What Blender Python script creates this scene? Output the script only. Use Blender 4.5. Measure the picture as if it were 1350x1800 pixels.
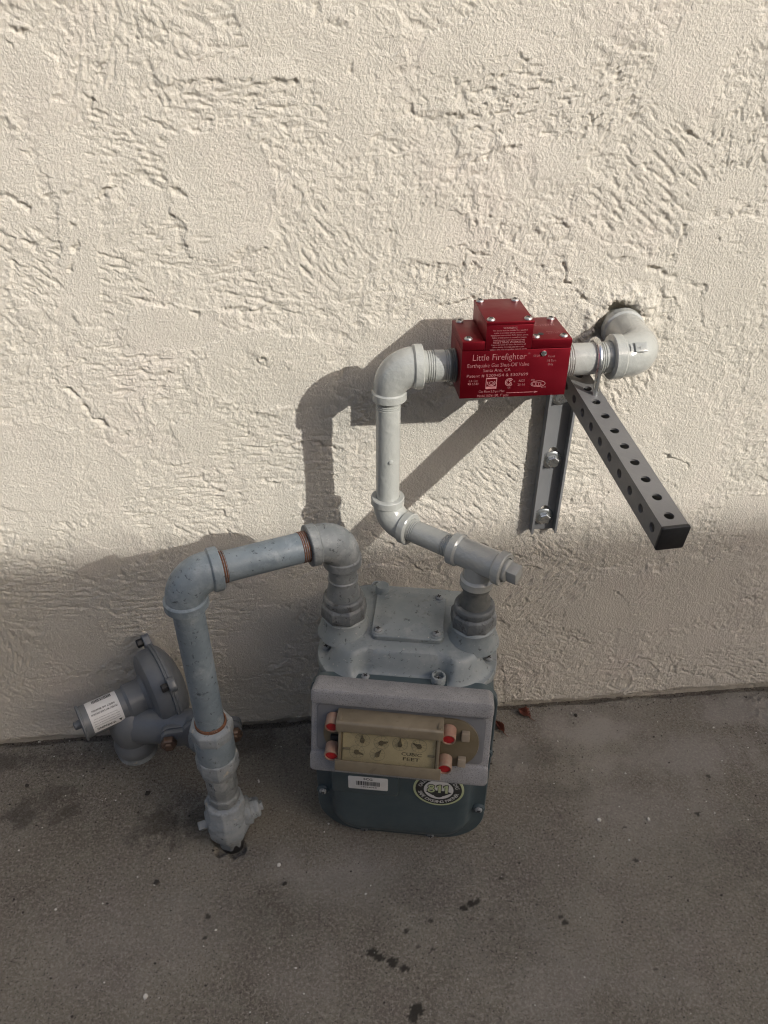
import bpy, bmesh, math, random
import numpy as np
from mathutils import Matrix, Vector, Euler

for o in list(bpy.data.objects):
    bpy.data.objects.remove(o)
scene = bpy.context.scene
COL = scene.collection
R = math.radians
random.seed(7)

# ------------------------------------------------------------------ camera
# wall = plane Y 0, ground = plane Z 0, metres; the photographer stands at Y < 0
PITCH, ROLL, YAW, CAM_H, CAM_D = R(34.41), R(0.19), R(5.72), 0.965, 0.830
fw = Vector((math.sin(YAW)*math.cos(PITCH), math.cos(YAW)*math.cos(PITCH), -math.sin(PITCH)))
rt = Vector((math.cos(YAW), -math.sin(YAW), 0))
up = rt.cross(fw)
rt2 = rt*math.cos(ROLL) + up*math.sin(ROLL)
up2 = up*math.cos(ROLL) - rt*math.sin(ROLL)
cam_d = bpy.data.cameras.new('camera')
cam = bpy.data.objects.new('camera', cam_d)
COL.objects.link(cam)
cm = Matrix((rt2, up2, -fw)).transposed().to_4x4()
cm.translation = Vector((0, -CAM_D, CAM_H))
cam.matrix_world = cm
cam_d.sensor_fit = 'VERTICAL'
cam_d.sensor_height = 36.0
cam_d.lens = 36.0*1351/1800
cam_d.clip_start = 0.02
cam_d.clip_end = 500
scene.camera = cam

# ------------------------------------------------------------------ light
SUN_DIR = Vector((-0.93, 1.0, -0.76)).normalized()      # the way the light travels
elev = math.asin(-SUN_DIR.z)
azim = math.atan2(-SUN_DIR.x, -SUN_DIR.y)
world = bpy.data.worlds.new('World')
scene.world = world
world.use_nodes = True
wn = world.node_tree
bg = wn.nodes['Background']
sky = wn.nodes.new('ShaderNodeTexSky')
sky.sky_type = 'NISHITA'
sky.sun_disc = False
sky.sun_elevation = elev
sky.sun_rotation = azim
sky.air_density = 0.8
sky.dust_density = 4.6
wn.links.new(sky.outputs[0], bg.inputs[0])
bg.inputs[1].default_value = 0.15
sun_d = bpy.data.lights.new('sun', 'SUN')
sun_d.energy = 2.75
sun_d.angle = R(0.53)
sun_d.color = (1.0, 0.985, 0.94)
sun = bpy.data.objects.new('sun', sun_d)
sun.rotation_euler = SUN_DIR.to_track_quat('-Z', 'Y').to_euler()
sun.location = (3, -3, 3)
COL.objects.link(sun)
scene.view_settings.view_transform = 'Standard'
scene.view_settings.look = 'None'
scene.view_settings.gamma = 1
scene.view_settings.use_curve_mapping = False
scene.view_settings.exposure = 0.52
scene.render.engine = 'CYCLES'
scene.cycles.filter_width = 1.15
scene.render.resolution_x = 768
scene.render.resolution_y = 1024

# ------------------------------------------------------------------ materials
def new_mat(name):
    m = bpy.data.materials.new(name)
    m.use_nodes = True
    nt = m.node_tree
    return m, nt, nt.nodes['Principled BSDF']

def N(nt, kind, **kw):
    n = nt.nodes.new(kind)
    for k, v in kw.items():
        setattr(n, k, v)
    return n

def link(nt, a, b):
    nt.links.new(a, b)

def coords(nt, kind='Object'):
    return N(nt, 'ShaderNodeTexCoord').outputs[kind]

def noise(nt, vec, scale, detail=4, rough=0.55, dist=0.0):
    n = N(nt, 'ShaderNodeTexNoise')
    n.inputs['Scale'].default_value = scale
    n.inputs['Detail'].default_value = detail
    n.inputs['Roughness'].default_value = rough
    n.inputs['Distortion'].default_value = dist
    link(nt, vec, n.inputs['Vector'])
    return n.outputs['Fac']

def ramp(nt, fac, lo, hi, c0=(0, 0, 0, 1), c1=(1, 1, 1, 1)):
    r = N(nt, 'ShaderNodeValToRGB')
    r.color_ramp.elements[0].position = lo
    r.color_ramp.elements[1].position = hi
    r.color_ramp.elements[0].color = c0
    r.color_ramp.elements[1].color = c1
    link(nt, fac, r.inputs[0])
    return r.outputs[0]

def mix(nt, fac, a, b, mode='MIX'):
    m = N(nt, 'ShaderNodeMix', data_type='RGBA', blend_type=mode)
    if isinstance(fac, (int, float)):
        m.inputs[0].default_value = fac
    else:
        link(nt, fac, m.inputs[0])
    for sock, v in ((m.inputs[6], a), (m.inputs[7], b)):
        if isinstance(v, (tuple, list)):
            sock.default_value = (*v[:3], 1)
        else:
            link(nt, v, sock)
    return m.outputs[2]

def mathn(nt, op, a, b=None):
    m = N(nt, 'ShaderNodeMath', operation=op)
    for s, v in ((m.inputs[0], a), (m.inputs[1], b)):
        if v is None:
            continue
        if isinstance(v, (int, float)):
            s.default_value = v
        else:
            link(nt, v, s)
    return m.outputs[0]

def bump(nt, bsdf, h, strength, dist=0.001):
    b = N(nt, 'ShaderNodeBump')
    b.inputs['Strength'].default_value = strength
    b.inputs['Distance'].default_value = dist
    link(nt, h, b.inputs['Height'])
    link(nt, b.outputs[0], bsdf.inputs['Normal'])

def paint(name, c0, c1, rough=0.45, mott=30, dirt=None, dirt_lo=0.62, dirt_hi=0.68, dirt_scale=60,
          bstr=0.35, bscale=220, metallic=0.0, bdist=0.0006, spots=None, scuff=None):
    m, nt, p = new_mat(name)
    v = coords(nt)
    col = mix(nt, ramp(nt, noise(nt, v, mott, 5, 0.6), 0.35, 0.68), c0, c1)
    if dirt:
        f = ramp(nt, noise(nt, v, dirt_scale, 6, 0.65, 0.6), dirt_lo, dirt_hi)
        col = mix(nt, f, col, dirt)
    if spots:
        f2 = ramp(nt, noise(nt, v, 260, 2, 0.5), 0.70, 0.74)
        col = mix(nt, f2, col, spots)
    if scuff:
        f3 = ramp(nt, noise(nt, v, 36, 8, 0.74, 0.15), 0.50, 0.68)
        col = mix(nt, f3, col, scuff)
        f4 = ramp(nt, noise(nt, v, 150, 5, 0.7, 0.4), 0.60, 0.66)
        col = mix(nt, f4, col, tuple(q_*0.42 for q_ in c0))
    link(nt, col, p.inputs['Base Color'])
    rr = ramp(nt, noise(nt, v, mott*2.3, 3), 0.3, 0.7, (rough*0.8,)*3+(1,), (min(1, rough*1.25),)*3+(1,))
    link(nt, rr, p.inputs['Roughness'])
    p.inputs['Metallic'].default_value = metallic
    h = mathn(nt, 'ADD', noise(nt, v, bscale, 3), mathn(nt, 'MULTIPLY', noise(nt, v, bscale*0.28, 2), 1.6))
    bump(nt, p, h, bstr, bdist)
    return m

M = {}
M['fresh_grey'] = paint('fresh_grey_gloss_paint', (0.338, 0.343, 0.318), (0.356, 0.361, 0.335), rough=0.17, mott=18,
                        dirt=(0.30, 0.30, 0.28), dirt_lo=0.70, dirt_hi=0.80, bstr=0.7, bscale=130, bdist=0.0013)
M['fresh_grey'].node_tree.nodes['Principled BSDF'].inputs['Coat Weight'].default_value = 0.35
M['fresh_grey'].node_tree.nodes['Principled BSDF'].inputs['Coat Roughness'].default_value = 0.10
M['old_blue'] = paint('weathered_blue_grey_paint', (0.132, 0.165, 0.188), (0.198, 0.235, 0.258), rough=0.46, mott=26,
                      dirt=(0.10, 0.085, 0.07), dirt_lo=0.68, dirt_hi=0.76, dirt_scale=95, bstr=0.6, bscale=160, scuff=(0.27, 0.305, 0.32))
M['old_grey'] = paint('weathered_grey_paint', (0.130, 0.142, 0.145), (0.205, 0.217, 0.217), rough=0.5, mott=32,
                      dirt=(0.075, 0.068, 0.06), dirt_lo=0.62, dirt_hi=0.72, dirt_scale=80, bstr=0.6, bscale=170, scuff=(0.28, 0.285, 0.275))
M['chalky'] = paint('chalky_chipped_grey_paint', (0.20, 0.222, 0.235), (0.27, 0.285, 0.287), rough=0.7, mott=45,
                    dirt=(0.38, 0.34, 0.27), dirt_lo=0.60, dirt_hi=0.67, dirt_scale=70, bstr=0.9, bscale=130, scuff=(0.14, 0.145, 0.145), bdist=0.0012)
M['meter_top'] = paint('dusty_grey_meter_enamel', (0.178, 0.203, 0.207), (0.238, 0.260, 0.260), rough=0.46, mott=22,
                       dirt=(0.12, 0.115, 0.105), dirt_lo=0.62, dirt_hi=0.78, dirt_scale=45, bstr=0.3, bscale=240, spots=(0.36, 0.35, 0.32), scuff=(0.262, 0.278, 0.275))
M['meter_front_shaded'] = paint('shade_darkened_blue_grey_enamel', (0.042, 0.062, 0.070), (0.060, 0.082, 0.090), rough=0.38, mott=14,  # blue grey enamel; the shade on the meter front is darkened into its colour
                         dirt=(0.085, 0.085, 0.082), dirt_lo=0.66, dirt_hi=0.8, dirt_scale=40, bstr=0.2, bscale=240)
M['regulator'] = paint('grey_regulator_enamel', (0.095, 0.103, 0.112), (0.128, 0.137, 0.145), rough=0.40, mott=20, bstr=0.25, bscale=260)
M['rust'] = paint('rusted_thread', (0.20, 0.075, 0.032), (0.075, 0.04, 0.025), rough=0.85, mott=160, dirt=(0.38, 0.30, 0.22), dirt_lo=0.6, dirt_hi=0.7, dirt_scale=200)
M['dark_thread'] = paint('oily_dark_thread', (0.075, 0.08, 0.075), (0.12, 0.12, 0.11), rough=0.5, mott=120)
M['grimy'] = paint('grimy_grey_nut_paint', (0.085, 0.092, 0.094), (0.135, 0.145, 0.147), rough=0.5, mott=40, dirt=(0.04, 0.037, 0.033), dirt_lo=0.55, dirt_hi=0.68, dirt_scale=90, bstr=0.7, bscale=150, scuff=(0.22, 0.225, 0.22), bdist=0.001)
M['zinc'] = paint('zinc_plated_steel', (0.60, 0.62, 0.62), (0.72, 0.73, 0.72), rough=0.28, mott=90, metallic=1.0, bstr=0.1)
M['black_steel'] = paint('black_bolt_steel', (0.012, 0.012, 0.013), (0.03, 0.028, 0.027), rough=0.5, mott=90)
M['brown_bolt'] = paint('tarnished_bolt', (0.09, 0.055, 0.04), (0.15, 0.105, 0.08), rough=0.45, mott=120, metallic=0.6)
M['screw'] = paint('dull_screw_steel', (0.45, 0.44, 0.42), (0.62, 0.6, 0.57), rough=0.35, mott=180, metallic=0.9, bstr=0.1)
M['painted_screw'] = paint('grey_painted_screw', (0.19, 0.205, 0.21), (0.27, 0.28, 0.28), rough=0.55, mott=160, dirt=(0.07, 0.06, 0.055), dirt_lo=0.55, dirt_hi=0.65, dirt_scale=200)
M['red'] = paint('red_anodised_aluminium', (0.160, 0.0025, 0.009), (0.195, 0.004, 0.013), rough=0.42, metallic=0.75, mott=12,
                 dirt=(0.46, 0.05, 0.06), dirt_lo=0.74, dirt_hi=0.8, dirt_scale=70, bstr=0.08, bscale=600)
M['engraved'] = paint('engraved_lettering', (0.29, 0.095, 0.10), (0.42, 0.19, 0.19), rough=0.5, mott=200, bstr=0.0)
M['strut_grey'] = paint('grey_powder_coat', (0.125, 0.122, 0.120), (0.145, 0.142, 0.138), rough=0.42, mott=14, dirt=(0.20, 0.195, 0.19), dirt_lo=0.70, dirt_hi=0.74, dirt_scale=120, bstr=0.12, bscale=500)
M['channel_grey'] = paint('grey_primer_channel', (0.16, 0.162, 0.165), (0.19, 0.192, 0.195), rough=0.45, mott=14, bstr=0.12, bscale=500)
M['black_plastic'] = paint('black_plastic', (0.008, 0.008, 0.009), (0.012, 0.012, 0.013), rough=0.5, mott=30, bstr=0.1)
M['white_label'] = paint('white_label', (0.58, 0.57, 0.55), (0.66, 0.65, 0.635), rough=0.5, mott=60, bstr=0.03)
M['black_ink'] = paint('black_ink', (0.012, 0.012, 0.012), (0.03, 0.03, 0.03), rough=0.5, mott=90, bstr=0.0)
M['grey_ink'] = paint('grey_ink', (0.20, 0.20, 0.19), (0.26, 0.26, 0.25), rough=0.5, mott=90, bstr=0.0)
M['hand_ink'] = paint('faded_black_hand', (0.05, 0.048, 0.042), (0.075, 0.07, 0.06), rough=0.6, mott=90, bstr=0.0)
M['pale_green'] = paint('pale_green_ink', (0.42, 0.47, 0.26), (0.50, 0.54, 0.33), rough=0.5, mott=60, bstr=0.0)
M['module'] = paint('speckled_grey_plastic', (0.225, 0.222, 0.222), (0.28, 0.275, 0.272), rough=0.7, mott=30,
                    dirt=(0.135, 0.13, 0.13), dirt_lo=0.53, dirt_hi=0.60, dirt_scale=900, bstr=0.2, bscale=500)
M['module_face'] = paint('smooth_grey_plastic', (0.125, 0.127, 0.132), (0.155, 0.156, 0.160), rough=0.6, mott=30, bstr=0.15, bscale=300)
M['yellowed'] = paint('yellowed_plastic', (0.150, 0.122, 0.082), (0.195, 0.163, 0.112), rough=0.38, mott=40, dirt=(0.115, 0.09, 0.06), dirt_lo=0.62, dirt_hi=0.75, dirt_scale=50, bstr=0.12, spots=None)
M['yellowed_dark'] = paint('yellowed_plastic_base', (0.105, 0.084, 0.050), (0.135, 0.110, 0.07), rough=0.4, mott=40, bstr=0.12)
M['pale_plastic'] = paint('pale_plastic', (0.25, 0.205, 0.15), (0.31, 0.26, 0.195), rough=0.4, mott=60, bstr=0.1)
M['pink_plastic'] = paint('pinkish_plastic_sleeve', (0.26, 0.135, 0.095), (0.30, 0.22, 0.16), rough=0.38, mott=80, bstr=0.1)
M['red_plug'] = paint('red_plastic_plug', (0.36, 0.008, 0.012), (0.44, 0.014, 0.018), rough=0.45, mott=60, bstr=0.1)
M['dial_face'] = paint('cream_dial_face', (0.56, 0.535, 0.44), (0.63, 0.60, 0.495), rough=0.5, mott=40, dirt=(0.30, 0.255, 0.17), dirt_lo=0.6, dirt_hi=0.8, dirt_scale=40, bstr=0.0)
M['caulk'] = paint('old_plaster_rubble', (0.50, 0.45, 0.38), (0.58, 0.53, 0.45), rough=0.95, mott=90, bstr=0.9, bscale=200)
M['leaf'] = paint('dry_red_brown_leaf', (0.12, 0.035, 0.022), (0.20, 0.065, 0.035), rough=0.6, mott=70, dirt=(0.05, 0.02, 0.015), dirt_lo=0.55, dirt_hi=0.7, dirt_scale=90, bstr=0.4)
M['dark_bit'] = paint('dark_organic_bit', (0.025, 0.022, 0.018), (0.05, 0.042, 0.035), rough=0.9, mott=120)
M['pale_bit'] = paint('pale_paint_chip', (0.48, 0.46, 0.42), (0.60, 0.57, 0.52), rough=0.8, mott=120)

# the clear window of the index, yellowed
m, nt, p = new_mat('yellowed_clear_window')
out = nt.nodes['Material Output']
tr = N(nt, 'ShaderNodeBsdfTransparent'); tr.inputs[0].default_value = (0.93, 0.905, 0.83, 1)
p.inputs['Base Color'].default_value = (0.26, 0.22, 0.15, 1); p.inputs['Roughness'].default_value = 0.25
ms = N(nt, 'ShaderNodeMixShader'); ms.inputs[0].default_value = 0.13
link(nt, tr.outputs[0], ms.inputs[1]); link(nt, p.outputs[0], ms.inputs[2]); link(nt, ms.outputs[0], out.inputs[0])
M['window'] = m

# painted stucco
m, nt, p = new_mat('painted_stucco')
v = coords(nt)
c = mix(nt, ramp(nt, noise(nt, v, 2.6, 4), 0.35, 0.7), (0.562, 0.523, 0.447), (0.607, 0.561, 0.486))
c = mix(nt, ramp(nt, noise(nt, v, 7.0, 5, 0.6), 0.52, 0.75), c, (0.60, 0.540, 0.472))
c = mix(nt, ramp(nt, noise(nt, v, 60, 5, 0.7), 0.66, 0.80), c, (0.47, 0.435, 0.37))
link(nt, c, p.inputs['Base Color'])
p.inputs['Roughness'].default_value = 0.85
p.inputs['Specular IOR Level'].default_value = 0.25
h = mathn(nt, 'ADD', noise(nt, v, 420, 4, 0.6), mathn(nt, 'MULTIPLY', noise(nt, v, 1100, 2), 0.4))
bump(nt, p, h, 1.0, 0.0020)
M['stucco'] = m

# concrete with stains of their own shape: (x, y, radius x, radius y, strength)
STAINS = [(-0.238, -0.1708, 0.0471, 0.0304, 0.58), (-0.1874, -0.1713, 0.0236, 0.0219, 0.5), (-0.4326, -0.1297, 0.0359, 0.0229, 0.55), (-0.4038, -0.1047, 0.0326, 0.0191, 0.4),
          (0.0344, -0.3653, 0.0062, 0.0046, 0.95), (0.0428, -0.3714, 0.0068, 0.0052, 0.95), (0.0572, -0.3787, 0.0068, 0.0058, 0.95), (0.0712, -0.3878, 0.0061, 0.0044, 0.95),
          (0.0789, -0.4325, 0.0078, 0.0076, 0.95), (0.0738, -0.4408, 0.0058, 0.0052, 0.9), (0.166, -0.317, 0.0065, 0.0043, 0.95), (0.1556, -0.3212, 0.005, 0.0043, 0.95),
          (0.1723, -0.3147, 0.0043, 0.0029, 0.9), (0.11, -0.3334, 0.0028, 0.0021, 0.85), (0.0787, -0.343, 0.0035, 0.0027, 0.85), (0.1068, -0.369, 0.0034, 0.0026, 0.8),
          (0.0901, -0.364, 0.0021, 0.002, 0.7), (0.2773, -0.3524, 0.0042, 0.0034, 0.85), (0.2729, -0.3449, 0.0028, 0.0028, 0.8), (0.2472, -0.3263, 0.0022, 0.0022, 0.7),
          (0.2093, -0.2885, 0.0037, 0.003, 0.8), (0.2142, -0.2835, 0.0022, 0.0023, 0.7), (0.508, -0.2205, 0.004, 0.0035, 0.9), (0.3975, -0.2322, 0.0032, 0.0025, 0.8),
          (0.3946, -0.2809, 0.0038, 0.0031, 0.8), (0.5507, -0.1627, 0.0034, 0.0029, 0.8), (0.3695, -0.4174, 0.0034, 0.0019, 0.7), (-0.1679, -0.3022, 0.0036, 0.0036, 0.85),
          (-0.169, -0.3287, 0.0028, 0.0028, 0.8), (-0.3887, -0.134, 0.0239, 0.0165, 0.5), (0.0745, -0.2871, 0.1029, 0.0438, 0.15), (-0.1079, -0.2993, 0.1145, 0.0423, 0.14),
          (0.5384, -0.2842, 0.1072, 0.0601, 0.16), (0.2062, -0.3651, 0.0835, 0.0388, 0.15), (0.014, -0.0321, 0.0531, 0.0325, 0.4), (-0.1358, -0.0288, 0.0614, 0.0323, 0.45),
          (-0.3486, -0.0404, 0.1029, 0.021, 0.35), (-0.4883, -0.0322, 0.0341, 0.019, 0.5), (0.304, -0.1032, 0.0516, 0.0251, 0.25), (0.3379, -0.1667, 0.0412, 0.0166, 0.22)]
# paler patches of the slab, most of them to the right, the same way
PALE_PATCHES = [(0.379, -0.062, 0.098, 0.032, 0.6), (0.536, -0.126, 0.121, 0.044, 0.5), (0.272, -0.09, 0.035, 0.04, 0.5), (-0.013, -0.255, 0.082, 0.031, 0.4), (0.451, -0.206, 0.113, 0.043, 0.3), (0.262, -0.417, 0.147, 0.047, 0.3), (-0.245, -0.321, 0.111, 0.053, 0.22), (0.656, -0.048, 0.073, 0.028, 0.5), (-0.058, -0.398, 0.079, 0.036, 0.25)]
m, nt, p = new_mat('weathered_concrete')
v = coords(nt)
c = mix(nt, ramp(nt, noise(nt, v, 3.6, 7, 0.62), 0.34, 0.68), (0.106, 0.091, 0.071), (0.225, 0.206, 0.170))
c = mix(nt, ramp(nt, noise(nt, v, 9, 6, 0.68), 0.46, 0.70), c, (0.132, 0.112, 0.096))
c = mix(nt, ramp(nt, noise(nt, v, 31, 6, 0.7), 0.50, 0.72), c, (0.180, 0.170, 0.138))
c = mix(nt, ramp(nt, noise(nt, v, 260, 5, 0.75), 0.47, 0.66), c, (0.270, 0.250, 0.212))
c = mix(nt, ramp(nt, noise(nt, v, 340, 4, 0.7), 0.56, 0.66), c, (0.052, 0.044, 0.037))
c = mix(nt, ramp(nt, noise(nt, v, 620, 2, 0.5), 0.66, 0.71), c, (0.30, 0.28, 0.25))
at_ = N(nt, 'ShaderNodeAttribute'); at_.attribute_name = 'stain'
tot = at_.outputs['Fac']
at2 = N(nt, 'ShaderNodeAttribute'); at2.attribute_name = 'pale_tone'
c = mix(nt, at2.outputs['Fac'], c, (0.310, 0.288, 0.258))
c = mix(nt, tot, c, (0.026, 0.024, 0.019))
link(nt, c, p.inputs['Base Color'])
p.inputs['Roughness'].default_value = 0.85
p.inputs['Specular IOR Level'].default_value = 0.3
h = mathn(nt, 'ADD', noise(nt, v, 420, 4, 0.7), mathn(nt, 'MULTIPLY', noise(nt, v, 130, 3), 0.8))
bump(nt, p, h, 1.0, 0.0022)
M['concrete'] = m
M['roof'] = paint('brown_roofing', (0.16, 0.12, 0.10), (0.22, 0.17, 0.14), rough=0.9, mott=4, bstr=0.3, bscale=40)
M['block'] = paint('cream_house_wall', (0.50, 0.46, 0.40), (0.56, 0.52, 0.45), rough=0.9, mott=6, bstr=0.4, bscale=60)

# ------------------------------------------------------------------ helpers
def frame(origin, zdir, xhint=(1, 0, 0)):
    z = Vector(zdir).normalized()
    x = Vector(xhint)
    x = x - z*x.dot(z)
    if x.length < 1e-4:
        x = Vector((0, 1, 0)) - z*z.y
    x.normalize()
    y = z.cross(x)
    m = Matrix((x, y, z)).transposed().to_4x4()
    m.translation = Vector(origin)
    return m

def rect_outline(w, d, r, n=8):
    pts = []
    for (cx, cy, a0) in ((w/2-r, d/2-r, 0), (-w/2+r, d/2-r, 90), (-w/2+r, -d/2+r, 180), (w/2-r, -d/2+r, 270)):
        for i in range(n+1):
            a = R(a0 + 90*i/n)
            pts.append((cx+r*math.cos(a), cy+r*math.sin(a)))
    return pts

class MB:
    def __init__(self):
        self.v, self.f = [], []

    def add(self, vs, fs, T=None):
        o = len(self.v)
        for p in vs:
            p = Vector(p)
            self.v.append(T @ p if T else p)
        self.f += [tuple(i+o for i in f) for f in fs]
        return self

    def loft(self, rings, T=None, cap=True, closed=True):
        n = len(rings[0]); vs = [p for r in rings for p in r]; fs = []
        for i in range(len(rings)-1):
            for j in range(n if closed else n-1):
                k = (j+1) % n
                fs.append((i*n+j, i*n+k, (i+1)*n+k, (i+1)*n+j))
        if cap:
            fs.append(tuple(range(n-1, -1, -1)))
            b = (len(rings)-1)*n
            fs.append(tuple(range(b, b+n)))
        return self.add(vs, fs, T)

    def lathe(self, prof, T=None, n=40, cap=True, rot=0.0):
        rings = [[(r*math.cos(rot+2*math.pi*j/n), r*math.sin(rot+2*math.pi*j/n), z) for j in range(n)] for r, z in prof]
        return self.loft(rings, T, cap)

    def sweep(self, pts, radii, n=32, cap=True):
        pts = [Vector(p) for p in pts]
        rings, x = [], None
        for i, p in enumerate(pts):
            a = pts[max(i-1, 0)]; b = pts[min(i+1, len(pts)-1)]
            d = (b-a)
            if d.length < 1e-9:
                d = last
            d = d.normalized(); last = d
            if x is None:
                x = d.orthogonal().normalized()
            x = (x - d*x.dot(d)).normalized()
            y = d.cross(x)
            r = radii[i]
            rings.append([p + (x*math.cos(2*math.pi*j/n) + y*math.sin(2*math.pi*j/n))*r for j in range(n)])
        return self.loft(rings, None, cap)

    def box(self, lo, hi, T=None):
        (a, b, c), (d, e, f) = lo, hi
        vs = [(a, b, c), (d, b, c), (d, e, c), (a, e, c), (a, b, f), (d, b, f), (d, e, f), (a, e, f)]
        return self.add(vs, [(0, 3, 2, 1), (4, 5, 6, 7), (0, 1, 5, 4), (1, 2, 6, 5), (2, 3, 7, 6), (3, 0, 4, 7)], T)

    def prism(self, poly, z0, z1, T=None):
        return self.loft([[(x, y, z0) for x, y in poly], [(x, y, z1) for x, y in poly]], T)

    def slab(self, w, d, r, z0, z1, e=0.001, T=None, cx=0, cy=0, n=8):
        """rounded rectangle slab with softened edges"""
        def ring(ins, z):
            return [(x+cx, y+cy, z) for x, y in rect_outline(w-2*ins, d-2*ins, max(r-ins, 1e-4), n)]
        return self.loft([ring(e, z0), ring(e*0.3, z0+e*0.3), ring(0, z0+e), ring(0, z1-e), ring(e*0.3, z1-e*0.3), ring(e, z1)], T)

    def mesh(self, name, mat, smooth=35, bevel=0.0, seg=2):
        me = bpy.data.meshes.new(name)
        me.from_pydata([tuple(p) for p in self.v], [], self.f)
        if bevel:
            bm = bmesh.new(); bm.from_mesh(me)
            bmesh.ops.remove_doubles(bm, verts=bm.verts, dist=1e-6)
            es = [e for e in bm.edges if len(e.link_faces) == 2 and e.calc_face_angle(0) > R(30)]
            bmesh.ops.bevel(bm, geom=es, offset=bevel, segments=seg, affect='EDGES', profile=0.5)
            bm.to_mesh(me); bm.free()
        bm = bmesh.new(); bm.from_mesh(me)
        bmesh.ops.recalc_face_normals(bm, faces=bm.faces); bm.to_mesh(me); bm.free()
        me.materials.append(mat)
        if smooth:
            me.shade_smooth()
            me.set_sharp_from_angle(angle=R(smooth))
        return me

    def build(self, name, mat, parent=None, smooth=35, bevel=0.0, seg=2):
        """vertices are in the frame of the thing; world things pass theirs through ORIGIN"""
        og = ORIGIN.get(root_of(parent)) if parent else None
        if og is not None:
            self.v = [Vector(p)-og for p in self.v]
        return put(name, self.mesh(name, mat, smooth, bevel, seg), parent)

ORIGIN = {}
def root_of(o):
    while o.parent:
        o = o.parent
    return o.name

def put(name, me, parent=None, matrix=None):
    o = bpy.data.objects.new(name, me)
    COL.objects.link(o)
    o.parent = parent
    if matrix is not None:
        if parent and ORIGIN.get(root_of(parent)) is not None:
            matrix = Matrix.Translation(-ORIGIN[root_of(parent)]) @ matrix
        o.matrix_local = matrix
    return o

def tag(o, label=None, cat=None, group=None, kind=None):
    for k, val in (('label', label), ('category', cat), ('group', group), ('kind', kind)):
        if val:
            o[k] = val
    return o

def thing(name, loc, label, cat, group=None, world_verts=True, rz=0):
    o = bpy.data.objects.new(name, None)
    COL.objects.link(o)
    o.empty_display_size = 0.02
    o.location = loc
    o.rotation_euler = (0, 0, rz)
    if world_verts:
        ORIGIN[o.name] = Vector(loc)
    return tag(o, label, cat, group)

def text_geo(s, height, width=None, bold=0.0, depth=0.00012):
    cu = bpy.data.curves.new('lettering', 'FONT')
    cu.body = s
    cu.size = 1.0
    cu.offset = bold
    cu.resolution_u = 2
    cu.align_x = 'CENTER'
    ob = bpy.data.objects.new('lettering', cu)
    COL.objects.link(ob)
    dg = bpy.context.evaluated_depsgraph_get()
    me = bpy.data.meshes.new_from_object(ob.evaluated_get(dg))
    vs = [v.co.copy() for v in me.vertices]
    fs = [tuple(p.vertices) for p in me.polygons]
    bpy.data.objects.remove(ob); bpy.data.curves.remove(cu); bpy.data.meshes.remove(me)
    xs = [v.x for v in vs]; 
    w = max(xs)-min(xs); cx = (max(xs)+min(xs))/2
    sy = height/0.70
    sx = width/w if width else sy
    return [Vector(((v.x-cx)*sx, (v.y-0.35)*sy, 0)) for v in vs], fs, w*sx

def add_text(mb, s, height, T, width=None, bold=0.0):
    vs, fs, w = text_geo(s, height, width, bold)
    mb.add(vs, fs, T)
    return w

# numpy noise --------------------------------------------------------
rng = np.random.default_rng(5)
PERM = rng.permutation(512).astype(np.int64)
GRAD = np.stack([np.cos(np.arange(64)*2*np.pi/64), np.sin(np.arange(64)*2*np.pi/64)], 1)
def perlin(x, y, seed=0):
    xi = np.floor(x).astype(np.int64); yi = np.floor(y).astype(np.int64)
    xf = x-xi; yf = y-yi
    u = xf*xf*xf*(xf*(xf*6-15)+10); w = yf*yf*yf*(yf*(yf*6-15)+10)
    def g(ix, iy, fx, fy):
        h = PERM[(PERM[(ix+seed*37) % 512] + iy*7 + seed*101) % 512] % 64
        return GRAD[h, 0]*fx + GRAD[h, 1]*fy
    a = g(xi, yi, xf, yf); b = g(xi+1, yi, xf-1, yf)
    c = g(xi, yi+1, xf, yf-1); d = g(xi+1, yi+1, xf-1, yf-1)
    return (a+(b-a)*u)*(1-w) + (c+(d-c)*u)*w
def fbm(x, y, oct=4, seed=0, gain=0.5):
    s = 0; amp = 1; f = 1
    for i in range(oct):
        s = s+amp*perlin(x*f, y*f, seed+i*3); amp *= gain; f *= 2.03
    return s
def sstep(a, b, x):
    t = np.clip((x-a)/(b-a), 0, 1)
    return t*t*(3-2*t)

def grid_mesh(name, A, B, C, mat):
    """A, B, C: (rows, cols) coordinate arrays"""
    nr, nc = A.shape
    me = bpy.data.meshes.new(name)
    co = np.stack([A, B, C], -1).reshape(-1, 3).astype(np.float32)
    idx = np.arange(nr*nc).reshape(nr, nc)
    q = np.stack([idx[:-1, :-1], idx[:-1, 1:], idx[1:, 1:], idx[1:, :-1]], -1).reshape(-1, 4).astype(np.int32)
    me.vertices.add(len(co)); me.vertices.foreach_set('co', co.ravel())
    me.loops.add(q.size); me.loops.foreach_set('vertex_index', q.ravel())
    me.polygons.add(len(q)); me.polygons.foreach_set('loop_start', np.arange(0, q.size, 4, dtype=np.int32))
    me.polygons.foreach_set('use_smooth', np.ones(len(q), dtype=bool))
    me.update(calc_edges=True)
    me.materials.append(mat)
    return me

def axis(lo, hi, step, far_lo, far_hi):
    mid = np.arange(lo, hi+step/2, step)
    def out(a, b, n=26):
        t = np.linspace(0, 1, n+1)[1:]**3
        return a + (b-a)*t
    return np.concatenate([out(lo, far_lo)[::-1], mid, out(hi, far_hi)])

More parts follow.
